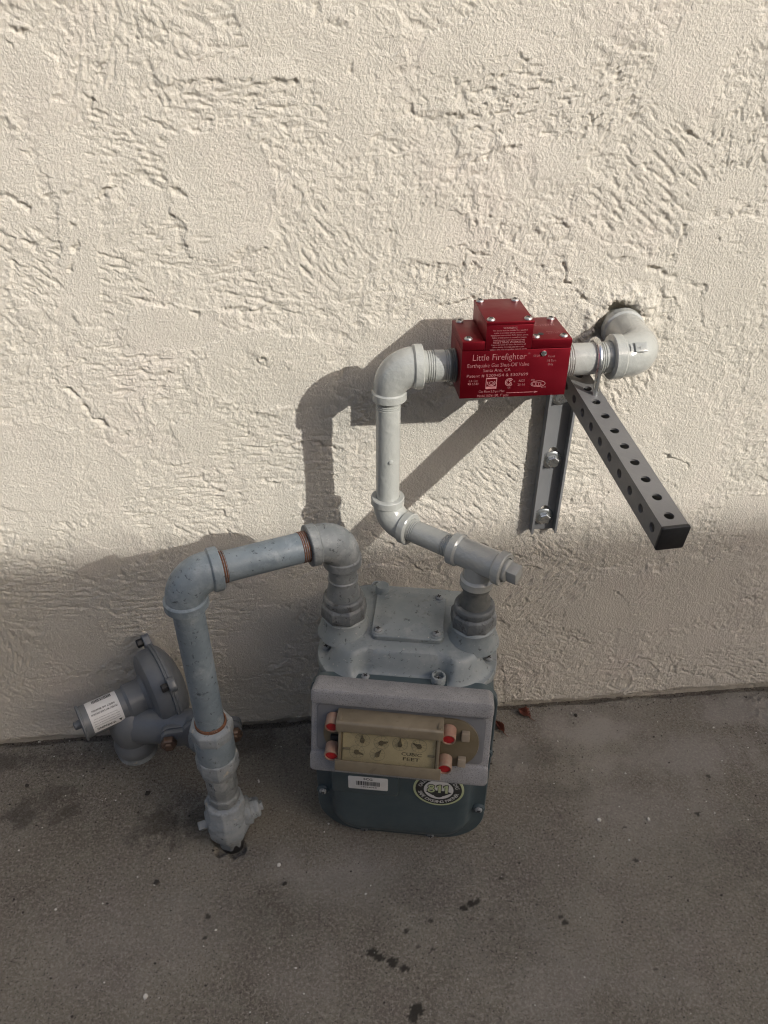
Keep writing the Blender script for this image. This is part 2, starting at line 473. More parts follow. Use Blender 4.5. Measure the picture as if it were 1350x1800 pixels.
# ------------------------------------------------------------------ stucco wall
gx = axis(-0.56, 0.80, 0.00122, -6, 6)
gz = axis(-0.02, 1.03, 0.00122, -0.10, 3.2)
X, Z = np.meshgrid(gx, gz)
wx = X + 0.010*fbm(X*22, Z*22, 3, 11); wz = Z + 0.010*fbm(X*22, Z*22, 3, 17)
near = sstep(1.3, 0.9, np.abs(X-0.12)) * sstep(1.5, 1.15, Z)
# dashed base coat: pebbly lumps
H = 0.00085*fbm(X*130, Z*175, 3, 1, 0.65) + 0.0012*fbm(X*35, Z*40, 3, 2)
H -= 0.0009*sstep(0.24, 0.36, fbm(wx*62, wz*85, 4, 5, 0.6))
rough_amt = 0.35 + 0.65*sstep(-0.25, 0.35, fbm(X*7, Z*7, 2, 23))
H *= 0.55 + 0.6*rough_amt
# torn edges where a coat lifted: terraces of a warped slow field
tf = fbm(wx*6.5, wz*7.5, 4, 31, 0.55)*3.2
st = tf-np.floor(tf)
ter = sstep(0.0, 0.045, st)*sstep(1.0, 0.35, st)
H += 0.0012*ter*sstep(-0.05, 0.3, fbm(X*9, Z*9, 2, 41))

def stroke(cx, cz, L, W, ang, kind, bend=0.0, seed=0, amp=1.0):
    """one pass of the trowel: 'flat' lays a smooth skin, 'comb' leaves drag lines, 'pit' tears holes"""
    global H
    ca, sa = math.cos(R(ang)), math.sin(R(ang))
    ext = max(L, W)*0.75+0.03
    sel = (np.abs(gx-cx) < ext); sez = (np.abs(gz-cz) < ext)
    if not sel.any() or not sez.any():
        return
    ix = np.ix_(sez, sel)
    x = X[ix]-cx; z = Z[ix]-cz
    u = x*ca+z*sa; w = -x*sa+z*ca
    w = w+bend*u*u
    n1 = fbm(X[ix]*28+seed, Z[ix]*28, 4, seed % 50, 0.55)
    d = np.maximum(np.abs(u)/(L/2), np.abs(w)/(W/2))
    dr = np.sqrt((np.abs(u)/(L/2))**2+(np.abs(w)/(W/2))**2)
    d = 0.5*d+0.5*dr + 0.34*n1
    h = H[ix]
    if kind == 'flat':
        mk = sstep(1.0, 0.93, d)*(0.55+0.45*sstep(-0.35, 0.1, fbm(X[ix]*16, Z[ix]*16, 2, (seed+5) % 41)))
        flat = 0.0006*amp + 0.0016*fbm(x*13, z*13, 2, seed % 31) + 0.0005*amp*(w/(W/2))*(1 if seed % 2 else -1)
        lip = 0.0006*np.exp(-((d-0.97)/0.05)**2)*sstep(-0.1, 0.3, perlin(x*45, z*45, seed % 29))
        H[ix] = h*(1-mk)+flat*mk + lip*amp
    elif kind == 'comb':
        mk = sstep(1.05, 0.70, d)
        q = fbm(u*44+seed, w*215, 3, seed % 37, 0.6) + 0.6*fbm(u*120, w*340, 2, seed % 23)
        tear = sstep(0.20, 0.31, fbm(u*42, w*165, 4, (seed+9) % 37, 0.6))
        H[ix] = h*(1-0.55*mk) + mk*amp*(0.00085*q - 0.0015*tear)
    elif kind == 'pit':
        mk = sstep(1.05, 0.6, d)
        q = fbm(u*62+seed, w*150, 4, seed % 37, 0.6)
        H[ix] = h + mk*amp*(0.0010*q - 0.0024*sstep(0.26, 0.36, q))

rs = random.Random(3)
for i in range(150):
    k = rs.choice(['flat', 'comb', 'comb', 'flat', 'pit'])
    stroke(rs.uniform(-0.62, 0.86), rs.uniform(0.0, 1.06), rs.uniform(0.06, 0.20), rs.uniform(0.04, 0.10),
           rs.choice([0, 5, -8, -30, -38, 35, 80]) + rs.uniform(-12, 12), k, rs.uniform(-2.5, 2.5), seed=rs.randrange(900), amp=rs.uniform(0.5, 0.95))
# the passes the photograph lets one recognise
WALL_STROKES = [(-0.204, 0.607, 0.123, 0.086, 0, 'comb', 0, 1, 1.0),
                (-0.281, 0.724, 0.111, 0.09, -38, 'comb', 0, 14, 1.0),
                (-0.122, 0.743, 0.115, 0.067, -4, 'comb', 0, 27, 1.0),
                (-0.057, 0.869, 0.152, 0.049, -3, 'comb', 0, 40, 1.0),
                (-0.158, 0.835, 0.119, 0.081, -20, 'comb', 0, 53, 1.0),
                (0.013, 0.74, 0.086, 0.11, -55, 'comb', 2, 66, 1.0),
                (-0.039, 0.687, 0.134, 0.042, -15, 'comb', 0, 79, 1.0),
                (-0.082, 0.79, 0.105, 0.122, 0, 'flat', 0, 92, 1.0),
                (-0.232, 0.74, 0.148, 0.039, 78, 'flat', 0, 105, 1.0),
                (-0.062, 0.899, 0.14, 0.021, 2, 'flat', 0, 118, 1.0),
                (-0.046, 0.6, 0.157, 0.097, -8, 'flat', 1, 131, 1.0),
                (-0.315, 0.478, 0.218, 0.129, -20, 'flat', 1, 144, 1.0),
                (-0.153, 0.655, 0.128, 0.049, 0, 'flat', 0, 157, 1.0),
                (-0.248, 0.898, 0.061, 0.063, 30, 'flat', 0, 170, 1.0),
                (0.191, 0.923, 0.157, 0.057, 20, 'flat', 0, 183, 1.0),
                (0.357, 0.784, 0.13, 0.178, -36, 'comb', 0, 196, 1.0),
                (0.361, 0.7, 0.16, 0.046, -15, 'flat', 0, 209, 1.0),
                (0.177, 0.736, 0.109, 0.207, 78, 'pit', 0, 222, 1.0),
                (0.468, 0.697, 0.112, 0.133, 0, 'flat', 0, 235, 1.0),
                (0.134, 0.743, 0.082, 0.057, 0, 'flat', 0, 248, 1.0),
                (0.457, 0.833, 0.082, 0.086, 90, 'pit', 0, 261, 1.0),
                (-0.2, 0.239, 0.221, 0.107, 0, 'comb', 0, 274, 1.0),
                (0.206, 0.422, 0.099, 0.19, -45, 'comb', 0, 287, 1.0),
                (0.437, 0.461, 0.172, 0.234, 30, 'flat', 0, 300, 1.0),
                (-0.054, 0.488, 0.152, 0.095, -5, 'comb', 0, 313, 1.0),
                (-0.166, 0.427, 0.17, 0.089, 3, 'comb', 0, 326, 1.0),
                (0.137, 0.477, 0.103, 0.141, 0, 'flat', 0, 339, 1.0),
                (-0.387, 0.295, 0.159, 0.125, -5, 'comb', 0, 352, 1.0),
                (0.488, 0.214, 0.295, 0.133, 10, 'flat', 0, 365, 1.0),
                (0.321, 0.238, 0.15, 0.118, 45, 'comb', 0, 378, 1.0),
                (0.208, 0.871, 0.188, 0.072, 0, 'pit', 0, 391, 1.0),
                (0.3, 0.865, 0.128, 0.073, 35, 'pit', 0, 404, 1.0),
                (0.366, 0.561, 0.095, 0.116, -60, 'comb', 0, 417, 1.0)]
for a in WALL_STROKES:
    stroke(*a)
CRACKS = [[(-0.293, 0.599), (-0.269, 0.577), (-0.256, 0.548), (-0.237, 0.532)],
          [(-0.091, 0.497), (-0.046, 0.501), (-0.003, 0.502), (0.03, 0.489)],
          [(-0.146, 0.477), (-0.142, 0.454), (-0.121, 0.435)],
          [(-0.189, 0.603), (-0.175, 0.598), (-0.14, 0.605)],
          [(-0.124, 0.407), (-0.12, 0.368)],
          [(-0.296, 0.795), (-0.284, 0.79), (-0.27, 0.78)],
          [(-0.159, 0.83), (-0.149, 0.82), (-0.137, 0.807)],
          [(-0.142, 0.801), (-0.129, 0.797), (-0.117, 0.792)],
          [(-0.258, 0.935), (-0.247, 0.933), (-0.238, 0.929), (-0.23, 0.933)],
          [(0.02, 0.952), (0.023, 0.938), (0.045, 0.933)],
          [(0.05, 0.903), (0.058, 0.889)],
          [(0.082, 0.875), (0.109, 0.87), (0.111, 0.862), (0.135, 0.858), (0.155, 0.859)],
          [(0.344, 0.718), (0.393, 0.701), (0.452, 0.68)],
          [(0.282, 0.712), (0.287, 0.69), (0.316, 0.669)],
          [(0.401, 0.686), (0.403, 0.656)],
          [(0.412, 0.748), (0.407, 0.73), (0.402, 0.709)],
          [(0.493, 0.773), (0.47, 0.762), (0.449, 0.748)],
          [(0.057, 0.368), (0.095, 0.335), (0.135, 0.289)],
          [(0.258, 0.118), (0.273, 0.067), (0.278, 0.025)],
          [(0.534, 0.085), (0.57, 0.05), (0.635, 0.024)],
          [(-0.085, 0.457), (-0.051, 0.446), (-0.022, 0.446)],
          [(-0.207, 0.692), (-0.161, 0.684), (-0.123, 0.67)],
          [(-0.122, 0.89), (-0.065, 0.891), (-0.002, 0.89)],
          [(-0.233, 0.763), (-0.233, 0.746), (-0.247, 0.723)],
          [(-0.308, 0.75), (-0.275, 0.748), (-0.258, 0.749)]]
def crack(pts, depth=0.0022, width=0.0016):
    global H
    pts = np.array(pts)
    lo = pts.min(0)-0.03; hi = pts.max(0)+0.03
    sel = (gx > lo[0]) & (gx < hi[0]); sez = (gz > lo[1]) & (gz < hi[1])
    ix = np.ix_(sez, sel)
    x = X[ix]+0.0050*fbm(X[ix]*75, Z[ix]*75, 4, 7, 0.65); z = Z[ix]+0.0055*fbm(X[ix]*75, Z[ix]*75, 4, 13, 0.65)
    best = np.full(x.shape, 9.0); side = np.zeros(x.shape)
    for (a, b) in zip(pts[:-1], pts[1:]):
        e = b-a; L2 = e@e
        t = np.clip(((x-a[0])*e[0]+(z-a[1])*e[1])/L2, 0, 1)
        px = x-a[0]-t*e[0]; pz = z-a[1]-t*e[1]
        d = np.hypot(px, pz)
        s = pz*e[0]-px*e[1]
        side = np.where(d < best, np.sign(s)*np.sign(e[0] if abs(e[0]) > 1e-6 else 1), side); best = np.minimum(best, d)
    vary = 0.10+1.25*sstep(-0.25, 0.35, fbm(X[ix]*60, Z[ix]*60, 3, 19))
    H[ix] += -depth*vary*np.exp(-(best/(width*(0.6+0.7*vary)))**2) + 0.0009*vary*np.exp(-(best/0.006)**2)*(side > 0)

# fine sand grain of the finish, everywhere
grain = 0.62+0.55*sstep(-0.3, 0.3, fbm(X*12, Z*12, 3, 63))
gf = fbm(X*250, Z*300, 2, 71, 0.6)
H += grain*(0.00085*gf - 0.0005*sstep(0.18, 0.34, gf) + 0.00040*fbm(X*120, Z*150, 2, 77))
for i, c in enumerate(CRACKS):
    crack(c, 0.0034 if i in (12, 0) else 0.0024, 0.0020 if i in (12, 0) else 0.0015)
rk = random.Random(21)                      # short torn hairlines all over
for i in range(95):
    x0, z0 = rk.uniform(-0.52, 0.76), rk.uniform(0.02, 1.0)
    a0 = R(rk.choice([-5, 0, -12, -30, -38, 60, -75]) + rk.uniform(-10, 10)); L0 = rk.uniform(0.012, 0.05); pl_ = [(x0, z0)]
    for k in range(3):
        a1 = a0 + rk.uniform(-0.6, 0.6); x0 += L0/3*math.cos(a1); z0 += L0/3*math.sin(a1); pl_.append((x0, z0))
    crack(pl_, rk.uniform(0.0014, 0.0026), rk.uniform(0.0009, 0.0013))
# mastic patch and the hole broken round the pipe that enters the wall
PX, PZ = 0.356, 0.642
dd = np.hypot(X-PX, (Z-PZ)) + 0.011*fbm(X*50, Z*50, 4, 3)
H += 0.004*np.exp(-((dd-0.034)/0.009)**2) - 0.014*sstep(0.0240, 0.0205, dd)
H += 0.0022*sstep(0.065, 0.035, dd)*fbm(X*90, Z*90, 4, 6, 0.6)
# bottom: the coat ends raggedly just above the slab
edge = 0.0045 + 0.0060*fbm(X*18, X*0+3.3, 4, 9) + 0.003*fbm(X*90, X*0+1.3, 3, 12)
H -= 0.016*sstep(edge+0.002, edge-0.001, Z)
H += 0.0025*fbm(X*2.2, Z*2.2, 2, 55)
H *= np.where(near > 0, 1, 1)
wall = put('stucco_wall', grid_mesh('stucco_wall', X, -H, Z, M['stucco']))
tag(wall, 'cream painted hand-trowelled stucco house wall behind the gas pipes', 'wall')

# ------------------------------------------------------------------ concrete slab
hx = axis(-0.56, 0.80, 0.0021, -25, 25)
hy = np.concatenate([(-0.56 - (np.linspace(0, 1, 30)[1:]**3)*30)[::-1], np.arange(-0.56, -0.03, 0.0021), np.arange(-0.03, 0.0151, 0.0012), [0.05, 0.3]])
GX, GY = np.meshgrid(hx, hy)
G = 0.0005*fbm(GX*60, GY*60, 4, 2, 0.6) + 0.0012*fbm(GX*4, GY*4, 3, 8)
gap = 0.0065+0.006*fbm(GX*13, GY*0+2, 4, 21) + 0.007*np.clip(fbm(GX*34, GY*0+7, 3, 27), 0, 1)
G -= 0.020*sstep(-gap-0.002, -gap+0.002, GY)
hole = np.hypot(GX+0.147, GY+0.199)+0.012*fbm(GX*48, GY*48, 4, 5)
G -= 0.010*sstep(0.0240, 0.0195, hole)
for (cx, cy, r) in ((0.475, -0.012, 0.03), (0.69, -0.060, 0.03), (0.70, -0.030, 0.022)):      # mortar crumbs left on the slab
    d = np.hypot(GX-cx, (GY-cy)*1.6)+0.012*fbm(GX*40, GY*40, 3, 4)
    G += sstep(r, r*0.4, d)*(0.0020+0.0035*fbm(GX*110, GY*110, 3, 14, 0.6))
gm = grid_mesh('concrete_ground', GX, GY, G, M['concrete'])
ST = np.zeros(GX.shape)
n_a = fbm(GX*150, GY*150, 4, 33, 0.6); n_b = fbm(GX*35, GY*35, 5, 44, 0.6)
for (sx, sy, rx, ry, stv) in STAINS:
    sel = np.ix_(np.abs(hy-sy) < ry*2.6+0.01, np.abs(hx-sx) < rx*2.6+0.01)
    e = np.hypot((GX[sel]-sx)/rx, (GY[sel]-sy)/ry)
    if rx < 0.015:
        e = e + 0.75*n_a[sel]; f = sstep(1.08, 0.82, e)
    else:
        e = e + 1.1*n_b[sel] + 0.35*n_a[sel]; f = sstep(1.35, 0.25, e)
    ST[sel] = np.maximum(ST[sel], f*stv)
PT = np.zeros(GX.shape); n_c = fbm(GX*11, GY*11, 5, 58, 0.6)
for (sx, sy, rx, ry, stv) in PALE_PATCHES:
    e = np.hypot((GX-sx)/rx, (GY-sy)/ry) + 0.9*n_c + 0.5*n_b
    PT = np.maximum(PT, sstep(1.6, 0.1, e)*stv)
attr = gm.attributes.new('pale_tone', 'FLOAT', 'POINT'); attr.data.foreach_set('value', PT.ravel().astype(np.float32))
attr = gm.attributes.new('stain', 'FLOAT', 'POINT'); attr.data.foreach_set('value', ST.ravel().astype(np.float32))
ground = put('concrete_ground', gm)
tag(ground, 'weathered grey brown concrete slab with stains and grit', kind='structure')

# the neighbouring house across the side yard: its eave throws the shade over the foot of the wall
EAVE_Y, EAVE_Z = -4.8, 0.353+0.76*4.8
nb = thing('neighbouring_house', (0.0, EAVE_Y-2.5, 0), 'plain cream neighbouring house across the side yard, behind the viewer', 'house')
MB().box((-11, EAVE_Y-4.6, -0.05), (13, EAVE_Y-0.40, EAVE_Z-0.10)).build('house_wall', M['block'], nb, smooth=0)
MB().loft([[(x, EAVE_Y, EAVE_Z-0.09), (x, EAVE_Y, EAVE_Z), (x, EAVE_Y-2.5, EAVE_Z+1.0), (x, EAVE_Y-5.0, EAVE_Z), (x, EAVE_Y-5.0, EAVE_Z-0.09)] for x in (-11.4, 13.4)]).build('roof', M['roof'], nb, smooth=0)

# ------------------------------------------------------------------ pipe parts
P1, P34 = 0.0170, 0.0136          # outside radii, painted

def pipe(a, b, r, threads=(0, 0), n=36):
    """plain pipe with a few thread crests showing at the ends"""
    a, b = Vector(a), Vector(b)
    L = (b-a).length
    prof = [(r, 0)]
    def rings(z0, k, sgn):
        out = []
        for i in range(k):
            z = z0+sgn*i*0.0023
            out += [(r, z), (r-0.0009, z+sgn*0.0005), (r-0.0009, z+sgn*0.0009), (r, z+sgn*0.0014)]
        return out
    if threads[0]:
        prof += rings(threads[2] if len(threads) > 2 else 0.012, threads[0], 1)
    if threads[1]:
        prof += sorted(rings(L-(threads[3] if len(threads) > 3 else 0.012), threads[1], -1), key=lambda q: q[1])
    prof.append((r, L))
    return MB().lathe(prof, frame(a, b-a), n)

def elbow(c, da, db, ra, rb, ce_a, ce_b, band=1.28, body=1.14, blen=0.010, n=36):
    c, da, db = Vector(c), Vector(da).normalized(), Vector(db).normalized()
    half = math.acos(max(-1, min(1, da.dot(db))))/2          # half of the inner angle
    k = min(ce_a, ce_b)-blen*0.75                                 # tangent length
    rad = k*math.tan(half)
    pts, rr = [], []
    def band_seq(d, ce, r):
        B = r*band
        return [(ce-0.0030, r*1.01), (ce, r*1.02), (ce, B-0.0010), (ce-0.0010, B), (ce-blen+0.0012, B), (ce-blen, B-0.0012), (ce-blen-0.0008, r*body)]
    for s, r in band_seq(da, ce_a, ra):
        pts.append(c+da*s); rr.append(r)
    bis = (da+db).normalized()
    o = c+bis*(k/math.cos(half))
    v0 = (c+da*k)-o; v1 = (c+db*k)-o
    ax = v0.cross(v1).normalized(); tot = v0.angle(v1)
    for i in range(13):
        t = i/12
        pts.append(o+Matrix.Rotation(tot*t, 3, ax) @ v0)
        rr.append((ra*(1-t)+rb*t)*body*(1+0.05*math.sin(math.pi*t)))
    for s, r in reversed(band_seq(db, ce_b, rb)):
        pts.append(c+db*s); rr.append(r)
    # frames: explicit tangent so that the flat band faces keep their plane
    mb = MB(); rings = []
    x = None
    for i, p in enumerate(pts):
        if i < 7: d = -da
        elif i >= len(pts)-7: d = db
        else:
            t = (i-7)/12; d = (-da).lerp(db, t); d = (Matrix.Rotation(tot*t, 3, ax) @ (-da))
        if x is None: x = ax.copy()
        x = (x-d*x.dot(d)).normalized(); y = d.cross(x)
        rings.append([p+(x*math.cos(2*math.pi*j/n)+y*math.sin(2*math.pi*j/n))*rr[i] for j in range(n)])
    return mb.loft(rings)

# ------------------------------------------------------------------ inlet run: riser from the ground to the meter
LX, LY = -0.146, -0.197
CL = Vector((0.0217, -0.1417, 0)); CR = Vector((0.1723, -0.1683, 0))
ZL = 0.461
inlet = thing('inlet_pipe_run', (LX, LY, 0), 'weathered blue grey gas riser with elbows, rising from the concrete to the meter', 'pipe')
eL = Vector((LX, LY, ZL)); eR = Vector((CL.x, CL.y, ZL-0.001))
dh = (eR-eL).normalized()
lean = Vector((-0.004, 0.0, 1)).normalized()
pipe((LX+0.0015, LY, 0.240), eL-Vector((0, 0, 0.028)), P1).build('riser_pipe', M['old_blue'], inlet)
elbow(eL, (0, 0, -1), dh, P1, P1, 0.038, 0.040, band=1.40, body=1.24, blen=0.011).build('elbow', M['old_blue'], inlet)
pipe(eL+dh*0.030, eR-dh*0.030, P1).build('horizontal_pipe', M['old_blue'], inlet)
for (s0, s1, k) in ((0.0395, 0.0460, 3), ((eR-eL).length-0.0485, (eR-eL).length-0.0395, 4)):
    mb = MB(); prof = []
    L = s1-s0
    for i in range(k):
        z = L*i/k
        prof += [(P1+0.00045, z), (P1+0.0006, z+L/k*0.35), (P1-0.0002, z+L/k*0.6), (P1+0.0002, z+L/k*0.95)]
    mb.lathe(prof, frame(eL+dh*s0, dh), 36).build('exposed_thread', M['rust'], inlet)
elbow(eR, -dh, (0, 0, -1), P1, P1*0.93, 0.040, 0.036, band=1.40, body=1.28, blen=0.011).build('elbow', M['old_grey'], inlet)
MB().lathe([(0.0185, 0.425), (0.0185, 0.4195), (0.0165, 0.4185), (0.0165, 0.405), (0.0178, 0.4035), (0.0178, 0.402), (0.0165, 0.4005),
            (0.0165, 0.398), (0.0195, 0.383), (0.0195, 0.372)], Matrix.Translation(CL)).build('swivel', M['old_grey'], inlet)
nut_prof = [(0.0235, 0), (0.0275, 0.0015), (0.0280, 0.004), (0.0272, 0.017), (0.0238, 0.0205)]
def union_nut(c, z, parent, mat, rot):
    mb = MB()
    mb.lathe(nut_prof, Matrix.Translation((c.x, c.y, z)), 8, rot=rot)
    mb.lathe([(0.0225, 0.019), (0.0238, 0.021), (0.0238, 0.0275), (0.0222, 0.030), (0.0188, 0.030)], Matrix.Translation((c.x, c.y, z)), 40)
    return mb.build('union_nut', mat, parent, bevel=0.0007)
union_nut(CL, 0.3485, inlet, M['grimy'], 0.2)
# insulating union on the riser
U = Matrix.Translation((LX+0.002, LY, 0))
MB().lathe([(0.0175, 0.2375), (0.0215, 0.2375), (0.0245, 0.236), (0.0265, 0.2335), (0.0265, 0.226), (0.0262, 0.218)], U, 8, rot=0.3).build('union_collar', M['chalky'], inlet, bevel=0.001)
MB().lathe([(0.0190, 0.2372), (0.0190, 0.2405), (0.0172, 0.2415), (0.0171, 0.2372)], U).build('sealant_ring', M['rust'], inlet)
MB().lathe([(0.0235, 0.221), (0.0240, 0.219), (0.0240, 0.182), (0.0235, 0.180)], U).build('union_body', M['old_blue'], inlet)
MB().lathe([(0.0238, 0.183), (0.0262, 0.181), (0.0266, 0.176), (0.0266, 0.160), (0.0250, 0.153), (0.0225, 0.150)], U, 8, rot=0.1).build('union_collar', M['chalky'], inlet, bevel=0.001)
MB().lathe([(0.0180, 0.155), (0.0205, 0.148), (0.0205, 0.118), (0.0190, 0.114), (0.0190, 0.106), (0.0205, 0.104), (0.0205, 0.096), (0.0180, 0.088)], U, 10).build('reducer', M['old_grey'], inlet, bevel=0.0008)
# stopcock
sc = MB()
T = Matrix.Translation((LX+0.001, LY, 0)) @ Matrix.Rotation(R(22), 4, 'Z')
sc.lathe([(0.0240, 0.090), (0.0265, 0.087), (0.0265, 0.070), (0.0300, 0.062), (0.0300, 0.034), (0.0245, 0.020), (0.0185, 0.010), (0.0175, -0.004)], T, 8, rot=R(22.5))
sc.build('stopcock_body', M['chalky'], inlet, bevel=0.0018)
Tp = frame((LX+0.001, LY, 0.050), (0.93, 0.20, 0.12))
MB().lathe([(0.018, 0.020), (0.019, 0.024), (0.019, 0.031), (0.014, 0.033), (0.014, 0.037)], Tp, 24).build('plug_washer', M['chalky'], inlet, bevel=0.0006)
MB().lathe([(0.0125, 0.035), (0.0135, 0.036), (0.0135, 0.042), (0.0110, 0.044), (0.0065, 0.044), (0.0065, 0.048)], Tp, 6).build('plug_nut', M['chalky'], inlet, bevel=0.0008)
MB().box((-0.0055, -0.0075, -0.0385), (0.0055, 0.0075, -0.020), Tp).build('key_lug', M['old_grey'], inlet, bevel=0.0012)
MB().lathe([(0.0165, 0.012), (0.0165, -0.02)], U).build('ground_stub', M['black_steel'], inlet)

# ------------------------------------------------------------------ outlet run: meter to shut-off valve
VX, VY, ZR, ZV = 0.0790, -0.084, 0.440, 0.6345
outlet = thing('outlet_pipe_run', (CR.x, CR.y, 0.34), 'glossy light grey pipe run from the meter up to the red valve', 'pipe')
ec = Vector((VX, VY, ZR)); tc = Vector((CR.x, CR.y, ZR)); uc = Vector((VX+0.001, VY, ZV))
dr = (tc-ec).normalized()
def tee(c, d, dn, r, run, br, parent, mat):
    B, b = r*1.42, r*1.24
    mb = MB()
    seq = []
    for s in (-1, 1):
        half = [(r*1.0, run-0.002), (r*1.03, run), (B-0.001, run), (B, run-0.001), (B, run-0.009), (B-0.0012, run-0.0105), (b, run-0.0115)]
        seq += [(rr, s*z) for rr, z in (half if s < 0 else half[::-1])]
    mb.lathe(seq, frame(c, d, (0, 0, 1)), 40)
    mb.lathe([(b*0.9, 0.0), (b, br-0.0125), (B-0.0012, br-0.011), (B, br-0.0095), (B, br-0.001), (B-0.001, br), (r, br)], frame(c, dn), 40)
    return mb.build('tee', mat, parent)
tee(tc, dr, (0, 0, -1), P34, 0.034, 0.036, outlet, M['fresh_grey'])
plug = MB(); T = frame(tc+dr*0.034, dr, (0, 0, 1))
plug.lathe([(0.0128, -0.004), (0.0128, 0.0035), (0.0105, 0.0045)], T, 32)
plug.box((-0.0082, -0.0082, 0.002), (0.0082, 0.0082, 0.0165), T @ Matrix.Rotation(R(12), 4, 'Z'))
plug.build('square_plug', M['fresh_grey'], outlet, bevel=0.0012)
pipe(ec+dr*0.024, tc-dr*0.026, P34, (3, 3, 0.0125, 0.0125)).build('nipple', M['fresh_grey'], outlet)
elbow(ec, (0, 0, 1), dr, P34, P34, 0.034, 0.034, band=1.44, body=1.26).build('elbow', M['fresh_grey'], outlet)
pipe((VX, VY, ZR+0.025), (VX, VY, ZV-0.025), P34, (0, 4, 0.01, 0.0125)).build('vertical_pipe', M['fresh_grey'], outlet)
MB().lathe([(0.0030, -0.001), (0.0026, 0.0012), (0.0012, 0.0019)], frame((VX+0.002, VY-P34, 0.527), (0.1, -1, 0)), 12).build('paint_drip', M['fresh_grey'], outlet)
elbow(uc, (0, 0, -1), (1, 0, 0), P34, P1, 0.036, 0.0345, band=1.40, body=1.27, blen=0.010).build('reducing_elbow', M['fresh_grey'], outlet)
pipe(uc+Vector((0.027, 0, 0)), (0.152, VY, ZV), P1, (4, 5, 0.0115, 0.004)).build('nipple', M['fresh_grey'], outlet)
MB().lathe([(P1+0.0002, 0), (P1+0.0009, 0.001), (P1+0.0003, 0.002), (P1+0.0011, 0.003), (P1+0.0004, 0.004), (P1+0.0011, 0.0052), (P1+0.0004, 0.0066)], frame((0.1430, VY, ZV), (1, 0, 0))).build('sealant_thread', M['dark_thread'], outlet)
MB().lathe([(0.0172, 0.408), (0.0172, 0.400), (0.0150, 0.398), (0.0150, 0.388), (0.0178, 0.383), (0.0178, 0.366)], Matrix.Translation(CR)).build('swivel', M['dark_thread'], outlet)
union_nut(CR, 0.3455, outlet, M['grimy'], 0.35)

# ------------------------------------------------------------------ wall stub with elbow
WX = 0.3535
stub = thing('wall_entry_pipe', (WX, 0, ZV+0.004), 'glossy grey elbow and nipple where the gas pipe enters the stucco wall', 'pipe')
we = Vector((WX, VY-0.003, ZV+0.004))
elbow(we, (-1, 0, 0.0), (0.06, 1, 0.0), P1, P1, 0.038, 0.082, band=1.42, body=1.30, blen=0.012).build('elbow', M['fresh_grey'], stub)
pipe((0.256, VY-0.0005, ZV+0.001), we-Vector((0.030, 0, 0)), P1, (5, 5, 0.008, 0.0145)).build('nipple', M['fresh_grey'], stub)
pipe(we+Vector((0.0045, 0.075, 0)), we+Vector((0.0075, 0.125, 0)), P1).build('wall_stub', M['fresh_grey'], stub)
# raised casting mark on the elbow
mk = MB(); T = frame(we+Vector((-0.012, -0.0155, 0.0165)), (0, -0.70, 0.72), (1, 0, 0))
mk.slab(0.013, 0.0105, 0.0008, -0.001, 0.0012, 0.0003, T)
mk.build('casting_mark', M['fresh_grey'], stub)
mk = MB(); add_text(mk, '1', 0.008, T @ Matrix.Translation((-0.0105, 0, 0.0008)), bold=0.02); add_text(mk, 'MR', 0.006, T @ Matrix.Translation((0, 0, 0.0014)), bold=0.01)
mk.build('casting_letters', M['fresh_grey'], stub, smooth=0)
# crumbled plaster round the stub
cr = MB(); rc = random.Random(11)
for i in range(30):
    a = rc.choice([rc.uniform(-0.2, 0.9), rc.uniform(2.3, 3.6), rc.uniform(0.9, 2.3)]); rr = rc.uniform(0.0255, 0.033); s = rc.choice([0.0016, 0.0022, 0.0030, 0.0042])
    ctr = Vector((PX+rr*math.cos(a)*1.05, rc.uniform(-0.003, 0.0015), PZ+rr*math.sin(a)))
    bm = bmesh.new(); bmesh.ops.create_icosphere(bm, subdivisions=1, radius=s)
    rot = Euler((rc.random()*6, rc.random()*6, rc.random()*6)).to_matrix(); k3 = (rc.uniform(0.8, 1.7), rc.uniform(0.4, 0.8), rc.uniform(0.6, 1.2))
    vs = [ctr+rot @ Vector((v.co.x*k3[0]*rc.uniform(0.75, 1.2), v.co.y*k3[1]*rc.uniform(0.75, 1.2), v.co.z*k3[2]*rc.uniform(0.75, 1.2))) for v in bm.verts]
    cr.add(vs, [tuple(v.index for v in f.verts) for f in bm.faces]); bm.free()
tag(cr.build('crumbled_plaster', M['caulk'], None, smooth=0), 'crumbs of broken plaster round the hole where the pipe enters', kind='stuff')

# ------------------------------------------------------------------ screws (shared meshes)
def screw_mesh(name, r, h, mat):
    mb = MB()
    mb.lathe([(r, -0.001), (r, h*0.25), (r*0.92, h*0.6), (r*0.7, h*0.9), (r*0.42, h)], None, 20)
    return mb.mesh(name, mat)
def slot_mesh(name, r, mat):
    mb = MB(); w = r*0.13
    mb.box((-r*0.55, -w, 0), (r*0.55, w, 0.0003)); mb.box((-w, -r*0.55, 0.0001), (w, r*0.55, 0.0004))
    return mb.mesh(name, mat, 0)
SC_ME = screw_mesh('screw', 0.0042, 0.0022, M['screw']); SL_ME = slot_mesh('cross_slot', 0.0042, M['black_steel'])
PS_ME = screw_mesh('screw', 0.0050, 0.0030, M['painted_screw']); PL_ME = slot_mesh('cross_slot', 0.0050, M['black_steel'])
def screw(parent, T, rust=False):
    a, b, h = (PS_ME, PL_ME, 0.0031) if rust else (SC_ME, SL_ME, 0.0023)
    T = T @ Matrix.Rotation(random.uniform(0, 1.5), 4, 'Z')
    s = put('screw', a, parent, T)
    o = bpy.data.objects.new('cross_slot', b); COL.objects.link(o); o.parent = s; o.location = (0, 0, h)
    return s

